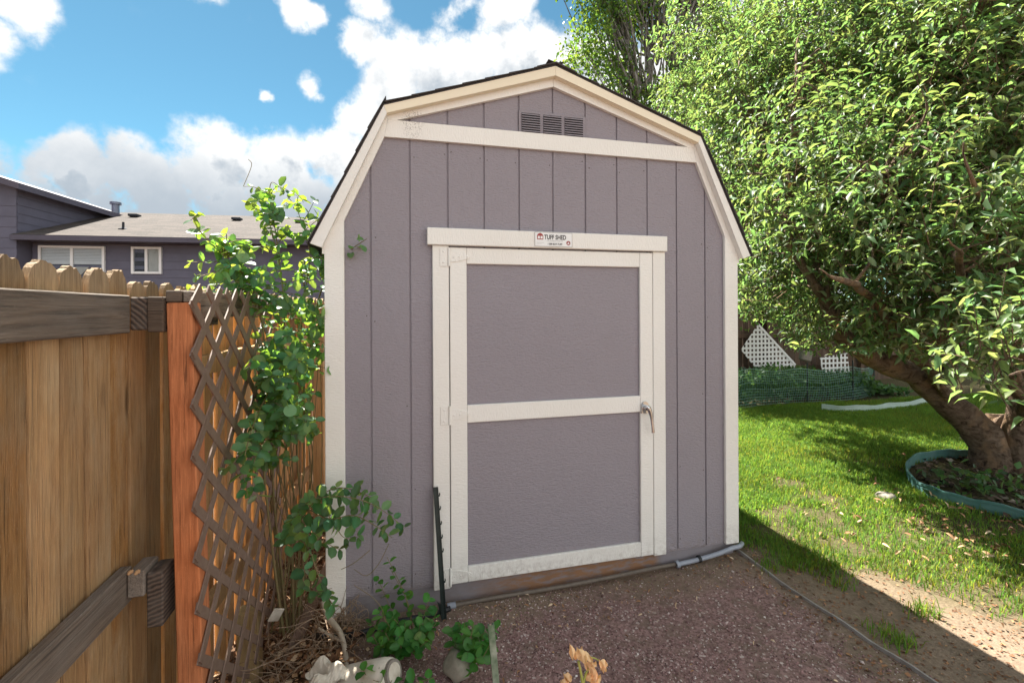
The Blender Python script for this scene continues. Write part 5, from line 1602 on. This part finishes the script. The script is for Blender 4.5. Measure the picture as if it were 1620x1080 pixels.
for top_ in (0.0, -.004):
    for i in range(nx_):
        for j in range(ny2):
            a_, b_ = i / (nx_ - 1), j / (ny2 - 1)
            mb.v.append((q[0] - .085 + .17 * a_ + .02 * math.sin(b_ * 5), q[1] - .05 + .11 * b_, q[2] - .02 + .055 * math.sin(a_ * 2.6 + .3) + .022 * math.sin(a_ * 9 + b_ * 4) + .016 * math.sin(b_ * 8 - a_ * 3) + top_))
for t_, o_ in ((0, 1), (nx_ * ny2, -1)):
    for i in range(nx_ - 1):
        for j in range(ny2 - 1):
            k = t_ + i * ny2 + j; f_ = (k, k + ny2, k + ny2 + 1, k + 1); mb.f.append(f_ if o_ > 0 else f_[::-1])
child(mb.build('folded_flap', POT), wc)
# small white scraps
q = at(437, 972, 2.5); mb = MB(); mb.box(q[0] - .03, q[0] + .028, q[1] - .004, q[1] + .004, q[2] - .035, q[2] + .035, .002).rot(tuple(q), 'Z', .5).rot(tuple(q), 'Y', .5)
tag(mb.build('plastic_scrap', POT), 'torn white plastic scrap at the foot of the lattice', 'scrap')
def rock(name, label, c, r, m, seed, sq=(1, 1, .7)):
    import bmesh
    bm = bmesh.new(); bmesh.ops.create_icosphere(bm, subdivisions=3, radius=1.0)
    rr_ = np.random.default_rng(seed); k1 = rr_.normal(size=(5, 3))
    for v in bm.verts:
        n_ = v.co.normalized(); f = 1 + sum(.07 * math.sin(float(Vector(q) @ n_) * 2.2 + i) for i, q in enumerate(k1)); v.co = Vector((n_.x * f * r * sq[0], n_.y * f * r * sq[1], n_.z * f * r * sq[2]))
    me = bpy.data.meshes.new(name); bm.to_mesh(me); bm.free(); me.materials.append(m)
    me.polygons.foreach_set('use_smooth', np.ones(len(me.polygons), bool))
    o = bpy.data.objects.new(name, me); col.objects.link(o); o.location = tuple(c); return tag(o, label, 'stone')
q = onZ(725, 1066); q[2] = .04; rock('round_stone', 'round mottled stone under the leafy shoots near the pale stake', q, .062, STONE, 3, (1, 1, .85))
q = onZ(1402, 786); q[2] = .01; rock('flat_stone', 'flat grey stone lying on the worn lawn', q, .075, STONE, 5, (1, .8, .4))
q = onZ(732, 1026); q[2] = .13; mb = MB(); mb.add([tuple(q), tuple(q + np.array((.025, .01, -.03))), tuple(q + np.array((-.01, .0, -.035))), tuple(q + np.array((.01, -.015, -.03)))], [(0, 2, 3), (0, 3, 1), (0, 1, 2), (1, 3, 2)])
o_ = mb.build('white_scrap', POT); tag(o_, 'tiny white scrap caught in twigs above the round stone', 'scrap')

# conduit along the foot of the shed
cp = smooth_path([(0.60, -.035, .004), (0.85, -.035, .012), (1.2, -.034, .014), (1.55, -.030, .022), (1.85, -.026, .034), (2.005, -.024, .036)], 6)
cd_ = empty('shed_conduit', (1.3, -.03, 0)); tag(cd_, 'grey conduit pipe running along the foot of the shed', 'pipe')
child(MB().tube(cp, .0105, 8).build('dirty_section', PIPEDIRT, smooth=True), cd_)
cp = smooth_path([(2.015, -.026, .034), (2.14, -.030, .045), (2.28, -.034, .064), (2.40, -.030, .085), (2.47, -.015, .082), (2.53, .03, .072)], 6)
child(MB().tube(cp, .0140, 10).build('grey_section', CONDUIT, smooth=True), cd_)
for (x, z) in ((2.012, .036), (2.165, .0485)):
    child(MB().tube([(x - .009, -.027, z - .002), (x + .009, -.028, z + .002)], .0215, 10).build('clamp', BLACKPIPE if x > 2.1 else CONDUIT), cd_)
child(MB().tube([(.595, -.035, .004), (.64, -.036, .008)], .017, 10).build('pipe_end', CONDUIT), cd_)
bp = smooth_path([onZ(500, 1005, -.06), onZ(560, 1003, -.0), onZ(620, 985, 0.01), onZ(680, 972, .01), onZ(712, 962, .01)], 5)
tag(MB().tube(bp, .014, 8).build('black_hose', BLACKPIPE, smooth=True), 'black irrigation hose lying along the left foot of the shed', 'hose')
# ground strip
gs = smooth_path([(2.475, .03, 0), (2.50, -.3, 0), (2.525, -.7, 0), (2.555, -1.05, 0), (2.60, -1.7, 0)], 8)
mb = MB()
for i, p in enumerate(gs):
    z = float(gz(p[0], p[1])) + .016 + .003 * math.sin(i * .9)
    mb.v += [(p[0] - .005, p[1], z - .05), (p[0] - .005, p[1], z), (p[0] + .005, p[1], z), (p[0] + .005, p[1], z - .05)]
for i in range(len(gs) - 1):
    for j in range(4):
        a, b = i * 4 + j, i * 4 + (j + 1) % 4; mb.f.append((a, a + 4, b + 4, b))
mb.f += [(0, 1, 2, 3), tuple((len(gs) - 1) * 4 + j for j in (3, 2, 1, 0))]
tag(mb.build('ground_strip', STRIP), 'thin grey edging strip between gravel and lawn soil', 'edging')

# wilted iris in front
fl0 = onZ(928, 1150); fl0[2] = .0
fl = empty('wilted_flower', tuple(fl0)); tag(fl, 'wilted yellow flower stalk in the foreground gravel', 'flower')
D = 1.62
mb = MB(); mb.tube(smooth_path([at(928, 1200, D), at(925, 1110, D), at(921, 1075, D), at(915, 1045, D)], 4), list(np.linspace(.0065, .0045, 13)), 8)
mb.tube(smooth_path([at(922, 1085, D), at(928, 1062, D), at(938, 1050, D)], 4), .004, 6)
mb.tube(smooth_path([at(926, 1038, D), at(940, 1040, D), at(952, 1047, D)], 4), .0022, 6)
m_gs = plain('flower_stalk', (0.30, 0.36, 0.08), .6, var=.6, scale=30, c2=(.5, .42, .12)); child(mb.build('stalk', m_gs, smooth=True), fl)
def petal(px, py, ang, L, w, bend):
    """crumpled papery petal"""
    c_ = at(px, py, D + rng.uniform(-.02, .01)); a = np.array((math.cos(ang), math.sin(ang)))
    mb = MB(); ns = 7
    for i in range(ns):
        t = i / (ns - 1); ww = w * (math.sin(math.pi * min(.98, t * .85 + .12))) ; off = bend * t * t
        cc_ = c_ + (right * a[0] + up * a[1]) * L * t + (right * -a[1] + up * a[0]) * off - Fv * .012 * math.sin(t * 3)
        for j in range(5):
            v = (j - 2) / 2; fold = .010 * math.cos(v * 4 + i) + rng.normal(0, .0016)
            mb.v.append(tuple(cc_ + (right * -a[1] + up * a[0]) * ww * v + Fv * fold))
    for i in range(ns - 1):
        for j in range(4): k = i * 5 + j; mb.f.append((k, k + 1, k + 6, k + 5))
    o = mb.build('petal', WILT, smooth=True, tint=np.array((rng.random() * .4 + .5, .75 + .3 * rng.random(), .3))); child(o, fl)
for a in ((908, 1042, 1.75, .055, .012, .005), (912, 1040, 1.3, .04, .012, -.01), (913, 1025, -.9, .055, .016, -.006), (918, 1030, -.6, .05, .012, .004), (925, 1046, -.7, .045, .013, .0),
          (932, 1052, -1.0, .05, .012, .006), (938, 1058, -1.3, .05, .012, -.004), (948, 1044, -.5, .03, .013, .004), (952, 1050, -1.2, .022, .012, .0), (930, 1075, 1.2, .035, .016, .004),
          (938, 1078, .8, .035, .014, -.004), (905, 1072, 2.6, .035, .013, .0), (900, 1078, 2.9, .03, .012, .004), (935, 1050, .4, .02, .008, 0)):
    petal(*a)

# ------------------------------------------------------------------ neighbour's house
HA = -0.078
hu = np.array((math.cos(HA), math.sin(HA), 0)); hv = np.array((-math.sin(HA), math.cos(HA), 0))
h0 = at(24, 371, 10.65)          # end of the lower eave at the wing corner
EZ = float(h0[2])
house = empty('neighbour_house', (float(h0[0]), float(h0[1]), 0)); tag(house, 'purple-grey neighbouring house with white windows beyond the left fence', 'house')
house.rotation_euler = (0, 0, HA)
def hb(name, m, x0, x1, y0, y1, z0, z1, c=0.0, p=None):
    o = MB().box(x0, x1, y0, y1, z0, z1, c).build(name, m); o.parent = p or house; return o
def hm(name, m, mb, p=None): o = mb.build(name, m); o.parent = p or house; return o
WY = 0.42      # wall sits behind the eave
LEN = 15.0
hb('wall', HSIDING, 0.012, LEN, WY + .03, WY + .2, -.3, EZ - .12)
def lap(x0, x1, yf, z0, z1, rows, along='x', xfix=0):
    hgt = (z1 - z0) / rows
    for i in range(rows):
        a, b = z0 + i * hgt, z0 + (i + 1) * hgt
        if along == 'x': hm('siding_board', HSIDING, MB().prismX([(yf + .004, a), (yf - .014, a), (yf - .002, b - .001), (yf + .004, b - .001)], x0, x1))
        else:
            o = MB().prism([(xfix - .004, a), (xfix + .014, a), (xfix + .002, b - .001), (xfix - .004, b - .001)], x0, x1); hm('siding_board', HSIDING, o)
lap(0.016, LEN, WY + .026, EZ - 1.95, EZ - .121, 9)
# soffit, fascia gutter, lower roof
hb('soffit', HTRIM, 0.014, LEN, 0.03, WY + .2, EZ - .119, EZ - .10)
hb('gutter', HTRIM, -0.05, LEN, -0.09, 0.028, EZ - .125, EZ - .012)
PIT = 1 / 3.0; RUN = 3.8
rf = MB(); L_ = RUN
v = [(-.05, -.06, EZ), (LEN, -.06, EZ), (LEN, RUN, EZ + (RUN + .06) * PIT), (-.05, RUN, EZ + (RUN + .06) * PIT)]
rf.add(v + [(a, b, c - .06) for a, b, c in v] , [(0, 1, 2, 3), (7, 6, 5, 4), (0, 4, 5, 1), (1, 5, 6, 2), (2, 6, 7, 3), (3, 7, 4, 0)])
# shingle pattern lies along local x / slope: tilt the mesh into its own plane
ro = bpy.data.meshes.new('roof'); sl_ = math.atan(PIT); LS = (RUN + .06) / math.cos(sl_)
rb = MB().box(-.05, LEN, 0, LS, -.06, 0); ro.from_pydata(rb.v, [], rb.f); ro.materials.append(HSHINGLE)
roo = bpy.data.objects.new('roof', ro); col.objects.link(roo); roo.parent = house; roo.location = (0, -.06, EZ); roo.rotation_euler = (sl_, 0, 0)
rb = MB().box(-.05, LEN, 0, LS, -.06, 0); rb2 = bpy.data.meshes.new('roof'); rb2.from_pydata(rb.v, [], rb.f); rb2.materials.append(HSHINGLE)
ro2 = bpy.data.objects.new('roof', rb2); col.objects.link(ro2); ro2.parent = house; ro2.location = (LEN - .05, 2 * RUN + .06, EZ); ro2.rotation_euler = (sl_, 0, math.pi)
# roof fittings
def roof_pt(px, py):
    """where a photo pixel meets the lower roof, in house coordinates"""
    r = ray(px, py); o = CAM - np.array((h0[0], h0[1], 0)); lo = np.array((o @ hu, o @ hv, CAM[2])); ld = np.array((r @ hu, r @ hv, r[2]))
    t = (EZ + (lo[1] + .06) * PIT - lo[2]) / (ld[2] - ld[1] * PIT); return lo + ld * t
def wall_pt(px, py, Y):
    r = ray(px, py); o = CAM - np.array((h0[0], h0[1], 0)); lo = np.array((o @ hu, o @ hv, CAM[2])); ld = np.array((r @ hu, r @ hv, r[2]))
    return lo + ld * ((Y - lo[1]) / ld[1])
for px, py in ((213, 343), (375, 348.5), (474, 352)):
    q = roof_pt(px, py); hb('roof_vent', HDARK, q[0] - .12, q[0] + .12, q[1] - .12, q[1] + .12, q[2] + .0, q[2] + .075, .01)
q = roof_pt(195, 362); hm('plumbing_vent', HDARK, MB().tube([(q[0], q[1], q[2] - .03), (q[0], q[1], q[2] + .17)], .028, 8)); hm('vent_flashing', HDARK, MB().tube([(q[0], q[1], q[2] - .01), (q[0], q[1], q[2] + .04)], [.11, .04], 10))
q = roof_pt(172, 342); mb = MB().tube([(q[0], q[1] + .3, q[2] - .1), (q[0], q[1] + .3, q[2] + .40)], .095, 12); mb.tube([(q[0], q[1] + .3, q[2] + .40), (q[0], q[1] + .3, q[2] + .47)], [.14, .14], 12)
hm('chimney_pipe', GALV, mb)
# left wing: corner at the end of the lower eave
WEZ = EZ + 1.10
WL = 7.0
hb('wing_wall', HSIDING, -9.0, -0.012, 0.05, WL, -.3, WEZ)
lap(-9.0, -0.004, 0.046, EZ - 2.0, WEZ - .2, 12)
lap(0.06, WL, 0, EZ - .1, WEZ - .01, 6, 'y', -0.006)
wr = MB(); OV = .30
v = [(OV, -.30, WEZ - .13), (OV, WL + .3, WEZ - .13), (-4.6, WL + .3, WEZ + 4.9 * .33 - .13), (-4.6, -.30, WEZ + 4.9 * .33 - .13)]
wr.add(v + [(a, b, c + .14) for a, b, c in v], [(3, 2, 1, 0), (4, 5, 6, 7), (0, 1, 5, 4), (1, 2, 6, 5), (2, 3, 7, 6), (3, 0, 4, 7)])
hm('wing_roof', HTRIM, wr)
gb = MB().prism([(-9.0, WEZ - .2), (-.004, WEZ - .2), (-.004, WEZ), (-4.5, WEZ + 4.5 * .33)], .055, .2); hm('wing_gable', HSIDING, gb)
# windows
def window(x0, x1, z0, z1, split, blind):
    Y = WY - .005
    w = hb('window', HWHITE, x0, x0 + .055, Y - .03, Y + .03, z0, z1)
    for a, b, c, d in ((x1 - .055, x1, z0, z1), (x0 + .056, x1 - .056, z1 - .055, z1), (x0 + .056, x1 - .056, z0, z0 + .055), (split - .03, split + .03, z0 + .056, z1 - .056)):
        hb('frame', HWHITE, a, b, Y - .03, Y + .03, c, d, p=w)
    for a, b in ((x0 + .056, split - .031), (split + .031, x1 - .056)):
        hb('pane', HGLASS, a, b, Y - .006, Y + .0, z0 + .056, z1 - .056, p=w)
    hb('room', HDARK, x0 + .056, x1 - .056, Y + .022, Y + .028, z0 + .056, z1 - .056, p=w)
    if blind:
        zt = z1 - .06; k = 0
        while zt > z1 - blind:
            hb('blind_slat', HBLIND, x0 + .06, x1 - .06, Y + .008, Y + .014, zt - .030, zt, p=w); zt -= .036
        hb('blind_bar', HBLIND, x0 + .06, x1 - .06, Y + .006, Y + .016, zt - .09, zt, p=w)
    return w
Yw = WY - .03
a = wall_pt(60, 388, Yw); b = wall_pt(165, 391, Yw); s_ = wall_pt(113, 400, Yw)
w1 = window(a[0], b[0], a[2] - 1.15, a[2], s_[0], .34)
hm('curtain', CURTAIN, MB().prism([(s_[0] + .05, a[2] - 1.0), (s_[0] + .05, a[2] - .50), (s_[0] + .35, a[2] - .50), (s_[0] + .12, a[2] - .75)], WY + .002, WY + .010), w1)
a = wall_pt(207, 390, Yw); b = wall_pt(255, 393, Yw); s_ = wall_pt(231, 400, Yw)
w2 = window(a[0], b[0], a[2] - .66, a[2], s_[0], 0)
hb('curtain', CURTAIN, s_[0] + .035, b[0] - .06, WY + .002, WY + .010, a[2] - .60, a[2] - .06, p=w2)

bpy.context.view_layer.update()
